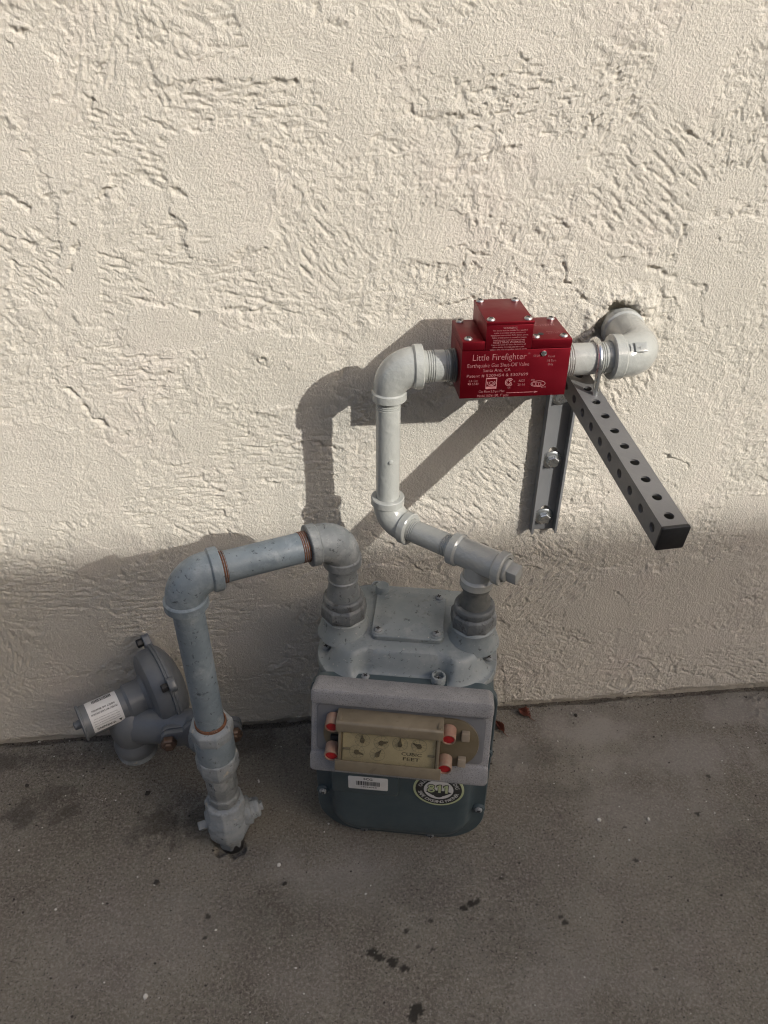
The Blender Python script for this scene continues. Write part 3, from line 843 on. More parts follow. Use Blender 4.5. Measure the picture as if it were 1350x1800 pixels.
# ------------------------------------------------------------------ red shut-off valve
BX0, BX1, BYF, BYB, BZ0, BZ1 = 0.1495, 0.2615, -0.1165, -0.0545, 0.6110, 0.6730
valve = thing('gas_shutoff_valve', ((BX0+BX1)/2, (BYF+BYB)/2, BZ0), 'red metal earthquake shut-off valve box with engraved lettering, between the grey pipes', 'valve')
SEAM = 0.6635
b_ = MB().box((BX0, BYF, BZ0), (BX1, BYB, SEAM-0.0003)).build('valve_body', M['red'], valve, bevel=0.0007)
TX0, TX1, TZ = 0.1725, 0.2200, 0.6930
MB().box((BX0, BYF, SEAM+0.0002), (TX0-0.0002, BYB, BZ1)).build('cover_plate', M['red'], valve, bevel=0.0006)
MB().box((TX1+0.0002, BYF, SEAM+0.0002), (BX1, BYB, BZ1)).build('cover_plate', M['red'], valve, bevel=0.0006)
MB().box((TX0, BYF-0.0003, SEAM+0.0002), (TX1, BYB+0.004, TZ-0.0035)).build('raised_housing', M['red'], valve, bevel=0.0006)
MB().box((TX0-0.0004, BYF-0.0008, TZ-0.0033), (TX1+0.0004, BYB+0.004, TZ)).build('housing_lid', M['red'], valve, bevel=0.0005)
for (x, y, z) in ((TX0+0.005, BYF+0.0055, TZ), (TX1-0.005, BYF+0.0055, TZ), (TX0+0.005, BYB-0.002, TZ), (TX1-0.005, BYB-0.002, TZ),
                  (BX0+0.007, BYF+0.0075, BZ1), (BX0+0.007, BYB-0.006, BZ1), (BX1-0.007, BYF+0.0075, BZ1), (BX1-0.007, BYB-0.006, BZ1), (TX1+0.0055, BYF+0.0075, BZ1)):
    screw(valve, Matrix.Translation((x, y, z)))
MB().lathe([(0.0030, 0.0), (0.0030, 0.0005)], Matrix.Translation((TX1+0.0125, BYF+0.0145, BZ1+0.0001)), 16).build('sight_hole', M['black_steel'], valve)
MB().lathe([(0.0029, 0.0), (0.0029, 0.0012), (0.0015, 0.0016)], frame((0.2335, BYF, 0.6585), (0, -1, 0)), 16).build('reset_screw', M['zinc'], valve)
def face(px, py, off=0.00015):       # photograph pixels of the box front, only used as a ruler over the face
    return frame((BX0+(px-811)/190*(BX1-BX0), BYF-off, SEAM-(py+0.055*(px-811)-616)/84*(SEAM-BZ0)), (0, -1, 0), (1, 0, 0))
def engrave(lines, name='lettering'):
    mb = MB()
    for s, px, py, h, w in lines:
        add_text(mb, s, h, face(px, py), w, bold=-0.010)
    return mb.build(name, M['engraved'], valve, smooth=0)
K = (BX1-BX0)/190
engrave([('Little Firefighter', 877, 624, 0.0068, 93*K)], 'name_lettering')
engrave([('\u00ae', 928, 617, 0.0020, None)], 'registered_mark')
engrave([('Earthquake Gas Shut-Off Valve', 876, 638, 0.0043, 108*K), ('Santa Ana, CA', 874, 647, 0.0036, 48*K), ('Patent # 5209454 & 5307699', 876, 656, 0.0033, 108*K)], 'description_lettering')
engrave([('L.A. City', 834, 667, 0.0024, 15*K), ('RR 5,543', 834, 672.5, 0.0024, 18*K)], 'approval_lettering')
engrave([('*', 907, 668, 0.0035, None)], 'star_mark')
engrave([('ASCE', 920, 665, 0.0025, 11*K), ('25-16', 920, 672, 0.0025, 13*K)], 'standard_lettering')
engrave([('Gas Flow 5.0 psi Max', 868, 685, 0.0029, 46*K), ('Model AGV-100, 1" pipe', 871, 692.5, 0.0030, 56*K)], 'model_lettering')
engrave([('STOP', 942, 621, 0.0022, 12*K), ('Reset', 968, 621, 0.0026, 12*K), ('1/8 Turn', 969, 628.5, 0.0026, 16*K), ('Only', 968, 635, 0.0026, 9*K)], 'reset_lettering')
lg = MB()                               # arrow
T = face(922, 686)
lg.box((-27*K, -0.00025, 0), (22*K, 0.00025, 0.0002), T)
lg.add([(22*K, 0.0012, 0.0002), (29*K, 0, 0.0002), (22*K, -0.0012, 0.0002), (23.5*K, 0, 0.0002)], [(0, 3, 2, 1)], T)
lg.build('flow_arrow', M['engraved'], valve, smooth=0)
def ringgeo(mb, T, rx, ry, t, a0=0, a1=360, n=28):
    vs, fs = [], []
    for i in range(n+1):
        a = R(a0+(a1-a0)*i/n); c_, s_ = math.cos(a), math.sin(a)
        vs += [(rx*c_, ry*s_, 0.0002), ((rx-t)*c_, (ry-t)*s_, 0.0002)]
        if i:
            k = 2*i; fs.append((k-2, k, k+1, k-1))
    mb.add(vs, fs, T)
lg = MB(); T = face(866, 670)           # square emblem with a swirl
for (a, b, c_, d) in ((-0.0058, 0.0045, 0.0058, 0.0057), (-0.0058, -0.0066, 0.0058, -0.0040), (-0.0058, -0.004, -0.0050, 0.0045), (0.0050, -0.004, 0.0058, 0.0045)):
    lg.box((a, b, 0), (c_, d, 0.0002), T)
ringgeo(lg, T, 0.0044, 0.0034, 0.0008, 150, 400); ringgeo(lg, T, 0.0026, 0.0018, 0.0007, 0, 360)
lg.build('square_emblem', M['engraved'], valve, smooth=0)
lg = MB(); T = face(898, 668)           # round certification emblem
ringgeo(lg, T, 0.0045, 0.0045, 0.0008, 40, 320); ringgeo(lg, T, 0.0030, 0.0030, 0.0007, 60, 300)
add_text(lg, 'S', 0.0045, T @ Matrix.Translation((0.0012, 0, 0.0002)), 0.003); add_text(lg, 'US', 0.0018, T @ Matrix.Translation((0.0003, -0.0061, 0.0002)))
lg.build('round_emblem', M['engraved'], valve, smooth=0)
lg = MB(); T = face(950, 670)           # oval emblem
ringgeo(lg, T, 0.0078, 0.0036, 0.0006); ringgeo(lg, T, 0.0066, 0.0025, 0.0005, 100, 300)
add_text(lg, 'ETL', 0.0030, T @ Matrix.Translation((0.0008, 0, 0.0003)), 0.008, 0.01); add_text(lg, 'ANSI', 0.0018, T @ Matrix.Translation((-0.006, 0.0045, 0.0002)), 0.004)
add_text(lg, 'Z21.70', 0.0018, T @ Matrix.Translation((0.0062, -0.0040, 0.0002)), 0.005)
lg.build('oval_emblem', M['engraved'], valve, smooth=0)
wl = MB()
warn = ['WARNING', 'This device must be installed by a qualified', 'installer in accordance with the manufacturer\u2019s', 'installation instructions. If this device closes,',
        'follow all instructions in manual to reopen.', 'Installation may be per device\u2019s local laws.', 'RESETTING WARNING', 'Inspect and check for leaks. Gas must be off', 'before resetting. Contact gas utility after a quake', 'when the earthquake event ends']
for i, s in enumerate(warn):
    hd = i in (0, 6)
    zz = TZ-0.0064 - i*0.00248
    T = frame(((TX0+TX1)/2, BYF-0.00065, zz), (0, -1, 0), (1, 0, 0))
    add_text(wl, s, 0.0021 if hd else 0.0015, T, (0.014 if i == 0 else 0.032) if hd else 0.038-0.003*(i % 3), bold=0.0)
wl.build('warning_lettering', M['engraved'], valve, smooth=0)
tl = MB()
for s, x, y, h, w in (('Series B', 0.2290, BYB-0.017, 0.0030, 0.013), ('2606-152741', 0.2385, BYB-0.0235, 0.0032, 0.029), ('Green = Open', 0.2480, BYF+0.0205, 0.0020, 0.016), ('Red = Closed', 0.2480, BYF+0.0160, 0.0020, 0.015)):
    add_text(tl, s, h, Matrix.Translation((x, y, BZ1+0.00015)), w)
tl.build('serial_lettering', M['engraved'], valve, smooth=0)

# ------------------------------------------------------------------ support bracket: wall channel, perforated square tube, U-bolt
brk = thing('pipe_support_bracket', (0.297, 0, 0.34), 'dark grey perforated square tube bracket on a wall channel, holding the pipe', 'bracket')
def perforated(mb, T, L, W, cells, hole, r, inner=False, hz=None):
    """a plate L along x, W along y, holes (hw, hh) obround at the cell centres"""
    x0 = 0
    for (a, b, has) in cells:
        if not has:
            mb.add([(a, -W/2, 0), (b, -W/2, 0), (b, W/2, 0), (a, W/2, 0)], [(0, 1, 2, 3)], T); continue
        c_ = (a+b)/2; n = 24; vs = []; fs = []
        for i in range(n):
            t = 2*math.pi*i/n; ct, s_ = math.cos(t), math.sin(t)
            k = 1/max(abs(ct)/((b-a)/2), abs(s_)/(W/2))
            vs.append((c_+ct*k, s_*k, 0))
        for i in range(n):
            t = 2*math.pi*i/n; ct, s_ = math.cos(t), math.sin(t)
            vs.append((c_+hole*ct+(math.copysign(has-1, ct)*hole if has > 1 and abs(ct) > 1e-6 else 0), hole*s_, 0))
        for i in range(n):
            j = (i+1) % n
            fs.append((i, j, n+j, n+i))
        # corners of the cell that the ray fan missed
        base = len(vs)
        for (sx, sy) in ((1, 1), (-1, 1), (-1, -1), (1, -1)):
            ang = math.atan2(sy*W/2, sx*(b-a)/2) % (2*math.pi)
            i = int(ang/(2*math.pi)*n) % n; j = (i+1) % n
            vs.append((c_+sx*(b-a)/2, sy*W/2, 0)); fs.append((i, len(vs)-1, j))
        # rim of the hole
        rim = len(vs)
        for i in range(n):
            x, y, _ = vs[n+i]; vs.append((x, y, -r))
        for i in range(n):
            j = (i+1) % n
            fs.append((n+i, n+j, rim+j, rim+i))
        mb.add(vs, fs, T)
tS, tE = Vector((0.2885, -0.004, 0.6062)), Vector((0.3105, -0.3035, 0.5605))
td = (tE-tS).normalized(); TL = (tE-tS).length
tz = Vector((0, 0, 1)); tz = (tz-td*tz.dot(td)).normalized(); tx = tz.cross(td)
W2 = 0.0127
mb = MB()
pitch = 0.0254
nh = int((TL-0.006)//pitch)
s0 = TL-0.0125-nh*pitch+pitch/2
cells = [(0, s0, 0)]
for i in range(nh): cells.append((s0+i*pitch, s0+(i+1)*pitch, 1))
cells.append((s0+nh*pitch, TL, 0))
for k in range(4):
    nrm = Matrix.Rotation(math.pi/2*k, 3, td) @ tz
    side = td.cross(nrm)*-1
    for w, inn in ((W2, False), (W2-0.0022, True)):
        T = Matrix((td, nrm.cross(td), nrm)).transposed().to_4x4(); T.translation = tS+nrm*w
        perforated(mb, T, TL, 2*w, cells, 0.0047, 0.0022 if not inn else 0.0001)
mb.build('square_tube', M['strut_grey'], brk, smooth=30)
Tc = Matrix((tx, td, tz)).transposed().to_4x4(); Tc.translation = tE
MB().slab(0.0272, 0.0272, 0.0022, 0.0, 0.0042, 0.0010, Tc @ Matrix.Rotation(R(-90), 4, 'X')).build('end_cap', M['black_plastic'], brk)
# channel on the wall
CX, CW, CZ0, CZ1, CDP = 0.2985, 0.0345, 0.355, 0.600, 0.0095
mb = MB()
Tb = Matrix(((0, 1, 0, CX), (0, 0, -1, -0.0042), (1, 0, 0, CZ0), (0, 0, 0, 1)))
zl = [0, 0.012, 0.042, 0.101, 0.131, 0.190, 0.220, CZ1-CZ0]
perforated(mb, Tb, CZ1-CZ0, CW-0.004, [(zl[i], zl[i+1], 2.1 if i in (1, 3, 5) else 0) for i in range(7)], 0.0055, 0.002)
for s in (-1, 1):
    x0, x1 = sorted((CX+s*CW/2, CX+s*(CW/2-0.0022)))
    mb.box((x0, -0.0042-CDP, CZ0), (x1, -0.0020, CZ1))
    xa, xb = sorted((CX+s*(CW/2+0.0002), CX+s*(CW/2-0.0028)))
    mb.box((xa, -0.0042-CDP-0.0020, CZ0-0.0004), (xb, -0.0042-CDP-0.0002, CZ1))
mb.build('wall_channel', M['channel_grey'], brk, smooth=20)
for z in (CZ0+0.0215, CZ0+0.1095, CZ0+0.2000):
    T = frame((CX-0.0005, -0.0046, z), (0, -1, 0.0), (1, 0.0, 0.3))
    w_ = MB().lathe([(0.0124, 0.0), (0.0124, 0.0014), (0.0110, 0.0022), (0.0090, 0.0028)], T, 32).build('bolt_washer', M['zinc'], brk)
    MB().lathe([(0.0082, 0.002), (0.0082, 0.0080), (0.0070, 0.0090), (0.0040, 0.0088)], T, 6).build('bolt_head', M['zinc'], w_)
# U-bolt round the nipple
ux, uy, uz, ur = 0.3005, VY-0.0005, ZV+0.0015, P1+0.0032
pts = []
for i in range(6): pts.append((ux-0.001, uy-ur, uz-0.044+0.044*i/6))
for i in range(17):
    a = math.pi*i/16
    pts.append((ux-0.001+0.002*i/16, uy-ur*math.cos(a), uz+ur*math.sin(a)))
for i in range(1, 7): pts.append((ux+0.001, uy+ur, uz-0.044*i/6))
MB().sweep(pts, [0.0031]*len(pts), 16).build('u_bolt', M['zinc'], brk)

# ------------------------------------------------------------------ gas meter
YAWM = R(-11.5)
meter = thing('gas_meter', (0.097, -0.155, 0), 'grey blue domestic gas meter with yellowed dial window, standing below the pipes', 'meter', world_verts=False, rz=YAWM)
def body_outline(w, z0, z1, rb, rtop, n=10):
    pts = []
    for (cx, cz, a0, r) in ((w/2-rtop, z1-rtop, 0, rtop), (-w/2+rtop, z1-rtop, 90, rtop), (-w/2+rb, z0+rb, 180, rb), (w/2-rb, z0+rb, 270, rb)):
        for i in range(n+1):
            a = R(a0+90*i/n); pts.append((cx+r*math.cos(a), cz+r*math.sin(a)))
    return pts
def ring(ins, y, w=0.212, z0=0.010, z1=0.296, rb=0.055, rtop=0.02):
    return [(x, y, z) for x, z in body_outline(w-2*ins, z0+ins, z1-ins, max(rb-ins, 0.002), max(rtop-ins, 0.002))]
MB().loft([ring(0.004, 0.098), ring(0.0, 0.092), ring(0.0, -0.052), ring(0.003, -0.056)]).build('body', M['meter_front_shaded'], meter)
fc = [ring(-0.003, -0.050), ring(-0.0042, -0.0515), ring(-0.0042, -0.0600), ring(-0.003, -0.0615), ring(0.010, -0.0615), ring(0.014, -0.064), ring(0.018, -0.071), ring(0.023, -0.0765), ring(0.032, -0.079), ring(0.06, -0.080)]
MB().loft(fc).build('front_cover', M['meter_front_shaded'], meter)
for (x, z) in ((-0.1025, 0.090), (-0.048, 0.0160), (0.042, 0.0155), (0.102, 0.080), (-0.103, 0.19), (0.103, 0.19)):
    T = frame((x, -0.0590, z), (0, -1, 0))
    MB().lathe([(0.0085, -0.004), (0.0085, 0.004), (0.0070, 0.0055)], T, 24).build('screw_boss', M['meter_front_shaded'], meter)
    screw(meter, frame((x, -0.0645, z), (0, -1, 0)), True)
# top casting with a domed middle and bosses
bosses = [(-0.0985, -0.012, 0), (-0.045, -0.055, 0), (0.040, -0.054, 1), (0.0985, -0.010, 0), (-0.048, 0.100, 1), (0.050, 0.098, 0)]
TWX, TDY, TCY, TR = 0.214, 0.170, 0.018, 0.056
def sd_rr(x, y):
    qx = abs(x)-(TWX/2-TR); qy = abs(y-TCY)-(TDY/2-TR)
    return -(math.hypot(max(qx, 0), max(qy, 0))+min(max(qx, qy), 0)-TR)
def sm(a, b, x):
    t = max(0, min(1, (x-a)/(b-a))); return t*t*(3-2*t)
out = rect_outline(TWX, TDY, TR, 24)
rings = [[(x*1.0, y+TCY, 0.2860) for x, y in out], [(x*1.012, y*1.012+TCY, 0.2875) for x, y in out], [(x*1.012, y*1.012+TCY, 0.2975) for x, y in out]]
for s in [1.004, 0.992, 0.98, 0.965, 0.95, 0.935, 0.92, 0.905, 0.89, 0.875, 0.86, 0.845, 0.83, 0.81, 0.79, 0.77, 0.74, 0.70, 0.65, 0.58, 0.5, 0.4, 0.3, 0.18, 0.06]:
    rg = []
    for x, y in out:
        px, py = x*s, y*s+TCY
        d = sd_rr(px, py)
        f_ = 1.0
        for bx, by, hi in bosses:
            f_ = min(f_, sm(0.0080, 0.0190, math.hypot(px-bx, py-by)))
        rg.append((px, py, 0.2990+0.0270*sm(0.002, 0.024, d)*f_+0.0055*sm(0.02, 0.075, d)))
    rings.append(rg)
MB().loft(rings).build('top_casting', M['meter_top'], meter, smooth=50)
for bx, by, hi in bosses:
    if hi:
        MB().lathe([(0.0085, 0.290), (0.0085, 0.309), (0.0078, 0.3105), (0.0058, 0.3105), (0.0056, 0.303)], Matrix.Translation((bx, by, 0)), 24).build('screw_boss', M['meter_top'], meter)
        screw(meter, Matrix.Translation((bx, by, 0.3035)) @ Matrix.Scale(0.9, 4), True)
    else:
        screw(meter, Matrix.Translation((bx, by, 0.2995)), True)
for s in (-1, 1):
    MB().lathe([(0.0330, 0.3200), (0.0290, 0.3320), (0.0262, 0.3380), (0.0262, 0.3450), (0.0235, 0.3480), (0.0190, 0.3490)], Matrix.Translation((0.0765*s, 0, 0)), 40).build('connection_hub', M['meter_top'], meter)
cp = MB()
rr_ = [(0.0005, 0.3285), (0, 0.3300), (0, 0.3345), (0.0012, 0.3357), (0.010, 0.3362), (0.014, 0.3385), (0.030, 0.3395)]
cp.loft([[(x, y+0.018, z) for x, y in rect_outline(0.086-2*i, 0.082-2*i, max(0.008-i, 0.003), 6)] for i, z in rr_]).build('access_cover', M['meter_top'], meter)
for (x, y) in ((-0.0345, -0.0145), (0.0345, -0.0145), (0.0345, 0.0505)):
    MB().lathe([(0.0074, 0.3350), (0.0074, 0.3366), (0.0062, 0.3372)], Matrix.Translation((x, y, 0)), 20).build('screw_boss', M['meter_top'], meter)
    screw(meter, Matrix.Translation((x, y, 0.3372)), True)
MB().lathe([(0.0085, 0.334), (0.0085, 0.3440), (0.0075, 0.3455), (0.0040, 0.3450)], Matrix.Translation((-0.0370, 0.058, 0)), 24).build('sealed_boss', M['meter_top'], meter)
# name panel and stickers on the front cover
FY = -0.0801
def ff(x, z, off): return frame((x, FY-off, z), (0, -1, 0), (1, 0, 0))
MB().slab(0.084, 0.058, 0.004, -0.002, 0.0030, 0.0012, ff(-0.044, 0.147, 0)).build('name_panel', M['meter_front_shaded'], meter)
st_ = MB().slab(0.050, 0.0245, 0.0022, 0, 0.0002, 0.00005, ff(-0.040, 0.1400, 0.0031)).build('barcode_sticker', M['white_label'], meter)
tag(st_, 'white barcode sticker below the dial window')
bc = MB(); x = -0.0150; rb_ = random.Random(4)
while x < 0.0150:
    w = rb_.choice([0.0005, 0.0005, 0.0009, 0.0013]); bc.box((x, -0.0040, 0), (x+w, 0.0042, 0.0001), ff(-0.040, 0.1395, 0.0034)); x += w+rb_.choice([0.0005, 0.0006, 0.0010])
bc.build('barcode', M['black_ink'], st_, smooth=0)
tx_ = MB(); add_text(tx_, 'SCG', 0.0040, ff(-0.0400, 0.1483, 0.0034), 0.0115, 0.03); add_text(tx_, '14034068', 0.0022, ff(-0.0390, 0.1325, 0.0034), 0.020, 0.01)
tx_.build('sticker_lettering', M['black_ink'], st_, smooth=0)
def disc(mb, T, rx, ry, z, n=48):
    mb.add([(rx*math.cos(2*math.pi*i/n), ry*math.sin(2*math.pi*i/n), z) for i in range(n)], [tuple(range(n))], T)
SX, SZ = 0.0485, 0.1365
T = ff(SX, SZ, 0.0)
s8 = MB(); s8.lathe([(0.0318, -0.0004), (0.0318, 0.0004)], T, 56); s8 = s8.build('safety_sticker', M['pale_green'], meter)
tag(s8, 'round pale green and black sticker reading 811')
mb = MB(); disc(mb, T, 0.0290, 0.0290, 0.0006); mb.build('sticker_band', M['black_ink'], s8, smooth=0)
mb = MB(); disc(mb, T, 0.0185, 0.0185, 0.0008); mb.build('sticker_centre', M['white_label'], s8, smooth=0)
def arc_text(mb, s, r, a0, a1, h, T, z, flip=False):
    n = len(s)
    for i, ch in enumerate(s):
        if ch == ' ': continue
        a = R(a0+(a1-a0)*i/(n-1))
        Tl = T @ Matrix.Translation((r*math.cos(a), r*math.sin(a), z)) @ Matrix.Rotation(a+(math.pi/2 if flip else -math.pi/2), 4, 'Z')
        add_text(mb, ch, h, Tl, None, 0.008)
mb = MB(); arc_text(mb, 'SAFE DIGGING PARTNER', 0.0238, 196, 344, 0.0050, T, 0.0008, True); arc_text(mb, 'CALL BEFORE YOU DIG', 0.0238, 165, 15, 0.0050, T, 0.0008)
mb.build('ring_lettering', M['white_label'], s8, smooth=0)
mb = MB(); mb.add([(x*1.0, y, 0.0010) for x, y in ((-0.0165, -0.0045), (-0.007, -0.0115), (0.007, -0.0115), (0.0165, -0.0045), (0.009, -0.0015), (-0.009, -0.0015))], [(0, 1, 2, 3, 4, 5)], T)
disc(mb, T @ Matrix.Translation((0, -0.0085, 0)), 0.0065, 0.0065, 0.0011)
mb.build('shovel_mark', M['black_ink'], s8, smooth=0)
def digits_811(mb, z, g):
    """bold 8, 1, 1 grown by g on every side"""
    for cy, r in ((0.0066, 0.0037), (-0.0006, 0.0043)):
        Td = T @ Matrix.Translation((-0.0093, cy, z))
        ringgeo(mb, Td, r*1.08+g, r+g, 0.0024+2*g)
    for k, cx in enumerate((0.0012, 0.0098)):
        zz = z+0.00002*k
        mb.add([(cx-0.0016-g, -0.0050-g, zz), (cx+0.0016+g, -0.0050-g, zz), (cx+0.0016+g, 0.0104+g, zz), (cx-0.0004-g, 0.0104+g, zz), (cx-0.0036-g, 0.0080+g, zz), (cx-0.0036-g, 0.0054-g, zz), (cx-0.0016-g, 0.0066-g, zz)], [(0, 1, 2, 3, 4, 5, 6)], T)
mb = MB(); digits_811(mb, 0.0013, 0.0009); mb.build('number_outline', M['black_ink'], s8, smooth=0)
mb = MB(); digits_811(mb, 0.0016, 0.0); mb.build('number', M['pale_green'], s8, smooth=0)

# index module: its own leaning frame, x right, y up the face, z out of the face
lean_t = R(16)
IM = frame((0.0, -0.101, 0.2575), (0, -math.cos(lean_t), math.sin(lean_t)), (1, 0, -0.012))
hb = MB()
hb.slab(0.206, 0.112, 0.008, -0.024, 0.0, 0.002)
hb.slab(0.206, 0.020, 0.006, -0.010, 0.0070, 0.003, None, 0, 0.0455)
hb.slab(0.207, 0.026, 0.006, -0.010, 0.0045, 0.003, None, 0, -0.0430)
hs = put('index_module', hb.mesh('index_module', M['module']), meter, IM)
tag(hs, 'speckled grey plastic module carrying the dial window')
def idx(mb, name, mat, smooth=35, bevel=0.0):
    o = bpy.data.objects.new(name, mb.mesh(name, mat, smooth, bevel)); COL.objects.link(o); o.parent = hs; return o
idx(MB().slab(0.192, 0.062, 0.006, -0.004, 0.0012, 0.0004, None, 0, 0.003), 'recessed_face', M['module_face'])
bp = MB(); bp.slab(0.178, 0.062, 0.030, 0.0, 0.0042, 0.001, None, 0.001, -0.001, 12); idx(bp, 'backing_plate', M['yellowed_dark'])
CW_, CH_, CD_ = 0.114, 0.066, 0.0225     # the clear box
CX_, CY_ = -0.011, -0.003
tray = MB()
tray.box((CX_-CW_/2, CY_-CH_/2, 0.004), (CX_-CW_/2+0.0035, CY_+CH_/2, CD_))
tray.box((CX_+CW_/2-0.0035, CY_-CH_/2, 0.004), (CX_+CW_/2, CY_+CH_/2, CD_))
tray.box((CX_-CW_/2+0.0036, CY_-CH_/2, 0.004), (CX_+CW_/2-0.0036, CY_-CH_/2+0.0030, CD_))
tray.box((CX_-CW_/2-0.003, CY_-CH_/2-0.0015, CD_-0.0004), (CX_+CW_/2+0.003, CY_-CH_/2+0.0125, CD_+0.0018))
idx(tray, 'window_frame', M['yellowed'], 35, 0.0006)
hood = MB()
prof = [(0.004, CH_/2+CY_+0.002), (CD_+0.001, CH_/2+CY_-0.003), (CD_+0.0025, CH_/2+CY_-0.005), (CD_+0.0025, CH_/2+CY_-0.0155), (CD_-0.0005, CH_/2+CY_-0.0165), (0.004, CH_/2+CY_-0.004)]
hood.loft([[(xx, y, z) for z, y in prof] for xx in (CX_-CW_/2-0.003, CX_+CW_/2+0.003)])
idx(hood, 'hood', M['yellowed'], 35, 0.0008)
pl = MB(); pl.slab(CW_-0.009, CH_-0.008, 0.002, 0.0042, 0.0172, 0.0004, None, CX_, CY_-0.002); dp = idx(pl, 'dial_plate', M['dial_face'])
pane = MB(); pane.box((CX_-CW_/2+0.0036, CY_-CH_/2+0.0115, CD_-0.0006), (CX_+CW_/2-0.0036, CY_+CH_/2-0.0150, CD_+0.0008)); idx(pane, 'window_pane', M['window'], 0)
D0 = 0.0174
dials = [(-0.030, 0.0045, 95), (-0.0085, 0.0035, 15), (0.0125, 0.004, 88), (0.034, 0.0035, 150), (-0.036, -0.0115, -15), (-0.0125, -0.0125, 60)]
for (dx, dy, a) in dials:
    c_ = Matrix.Translation((CX_+dx, CY_+dy, D0))
    mb = MB(); ringgeo(mb, c_, 0.0088, 0.0088, 0.0004)
    for k in range(10):
        t = 2*math.pi*k/10
        mb.box((-0.0002, 0.0048, 0), (0.0002, 0.0060, 0.0002), c_ @ Matrix.Rotation(t, 4, 'Z'))
        add_text(mb, str(k), 0.0016, c_ @ Matrix.Rotation(-t, 4, 'Z') @ Matrix.Translation((0, 0.0073, 0.0002)))
    idx(mb, 'dial_scale', M['grey_ink'], 0)
    mb = MB(); Th = c_ @ Matrix.Rotation(R(a-90), 4, 'Z')
    mb.prism([(-0.0017, -0.003), (0.0017, -0.003), (0.0019, 0.001), (0.0004, 0.0078), (-0.0004, 0.0078), (-0.0019, 0.001)], 0.001, 0.0020, Th)
    mb.lathe([(0.0026, 0.0), (0.0026, 0.0024)], c_, 16)
    idx(mb, 'dial_hand', M['hand_ink'], 30)
mb = MB(); add_text(mb, 'CUBIC', 0.0042, Matrix.Translation((CX_+0.0260, CY_-0.0085, D0+0.0002)), 0.023, 0.015); add_text(mb, 'FEET', 0.0042, Matrix.Translation((CX_+0.0260, CY_-0.0150, D0+0.0002)), 0.019, 0.015)
idx(mb, 'dial_lettering', M['black_ink'], 0)
for sx in (-1, 1):
    mb = MB(); mb.slab(0.008, 0.0025, 0.001, D0, D0+0.0015, 0.0003, None, CX_+sx*(CW_/2-0.009), CY_-0.008); idx(mb, 'dial_pin', M['grey_ink'])
PLUGS = [(-0.076, 0.019), (-0.076, -0.019), (0.055, 0.017), (0.053, -0.022)]
for i, (px_, py_) in enumerate(PLUGS):
    T = frame((px_, py_, 0.004), (0, -0.28, 1))
    mb = MB(); mb.lathe([(0.0085, 0.0), (0.0082, 0.014), (0.0078, 0.0155), (0.0068, 0.0155), (0.0066, 0.011)], T, 28)
    sl = idx(mb, 'seal_sleeve', M['pink_plastic'])
    mb = MB(); mb.lathe([(0.0067, 0.008), (0.0067, 0.0138), (0.0055, 0.0142)], T, 28); idx(mb, 'seal_plug', M['red_plug'])
for (a, b, w, h_) in ((0.074, 0.012, 0.009, 0.0105), (0.072, -0.022, 0.009, 0.0105)):
    mb = MB(); mb.slab(w, h_, 0.001, 0.003, 0.0110, 0.0006, None, a, b); idx(mb, 'latch_tab', M['pale_plastic'])
mb = MB(); mb.slab(0.010, 0.006, 0.001, 0.003, 0.009, 0.0006, None, -0.074, -0.006); idx(mb, 'latch_slot', M['black_plastic'])

# ------------------------------------------------------------------ pressure regulator beside the riser
reg = thing('pressure_regulator', (-0.235, -0.075, 0.05), 'dark grey gas pressure regulator with white warning sticker, behind the riser pipe', 'regulator')
RA = Vector((0.886, 0.463, 0.03)).normalized()
RC = Vector((-0.226, -0.066, 0.168))
T = frame(RC, RA, (0, 0, 1))            # z along the spring case towards the wall, x up
MB().lathe([(0.024, -0.034), (0.030, -0.0275), (0.048, -0.0255), (0.0545, -0.0225), (0.0575, -0.017), (0.0582, -0.010), (0.0585, -0.004), (0.062, -0.0035), (0.062, -0.0002)], T, 56).build('lower_housing', M['regulator'], reg)
MB().lathe([(0.062, 0.0002), (0.062, 0.0035), (0.058, 0.004), (0.0565, 0.008), (0.047, 0.0150), (0.030, 0.0215), (0.012, 0.025)], T, 56).build('upper_housing', M['regulator'], reg)
for a in (-47, 46, 136, 226):
    E_ = T @ Matrix.Rotation(R(a), 4, 'Z') @ Matrix.Translation((0.066, 0, 0))
    MB().slab(0.022, 0.020, 0.007, -0.0050, 0.0050, 0.0012, E_).build('flange_ear', M['regulator'], reg)
    MB().lathe([(0.0062, -0.0052), (0.0062, -0.0125), (0.0050, -0.0135)], E_ @ Matrix.Translation((0.002, 0, 0)), 6).build('flange_bolt', M['black_steel'], reg, bevel=0.0005)
MB().lathe([(0.0255, -0.030), (0.0255, -0.052), (0.0222, -0.056), (0.0222, -0.112)], T, 40).build('spring_case', M['regulator'], reg)
MB().lathe([(0.0225, -0.1115), (0.0245, -0.112), (0.0245, -0.1145), (0.0225, -0.1155), (0.0060, -0.1155), (0.0055, -0.123), (0.0030, -0.124)], T, 40).build('spring_cap', M['regulator'], reg)
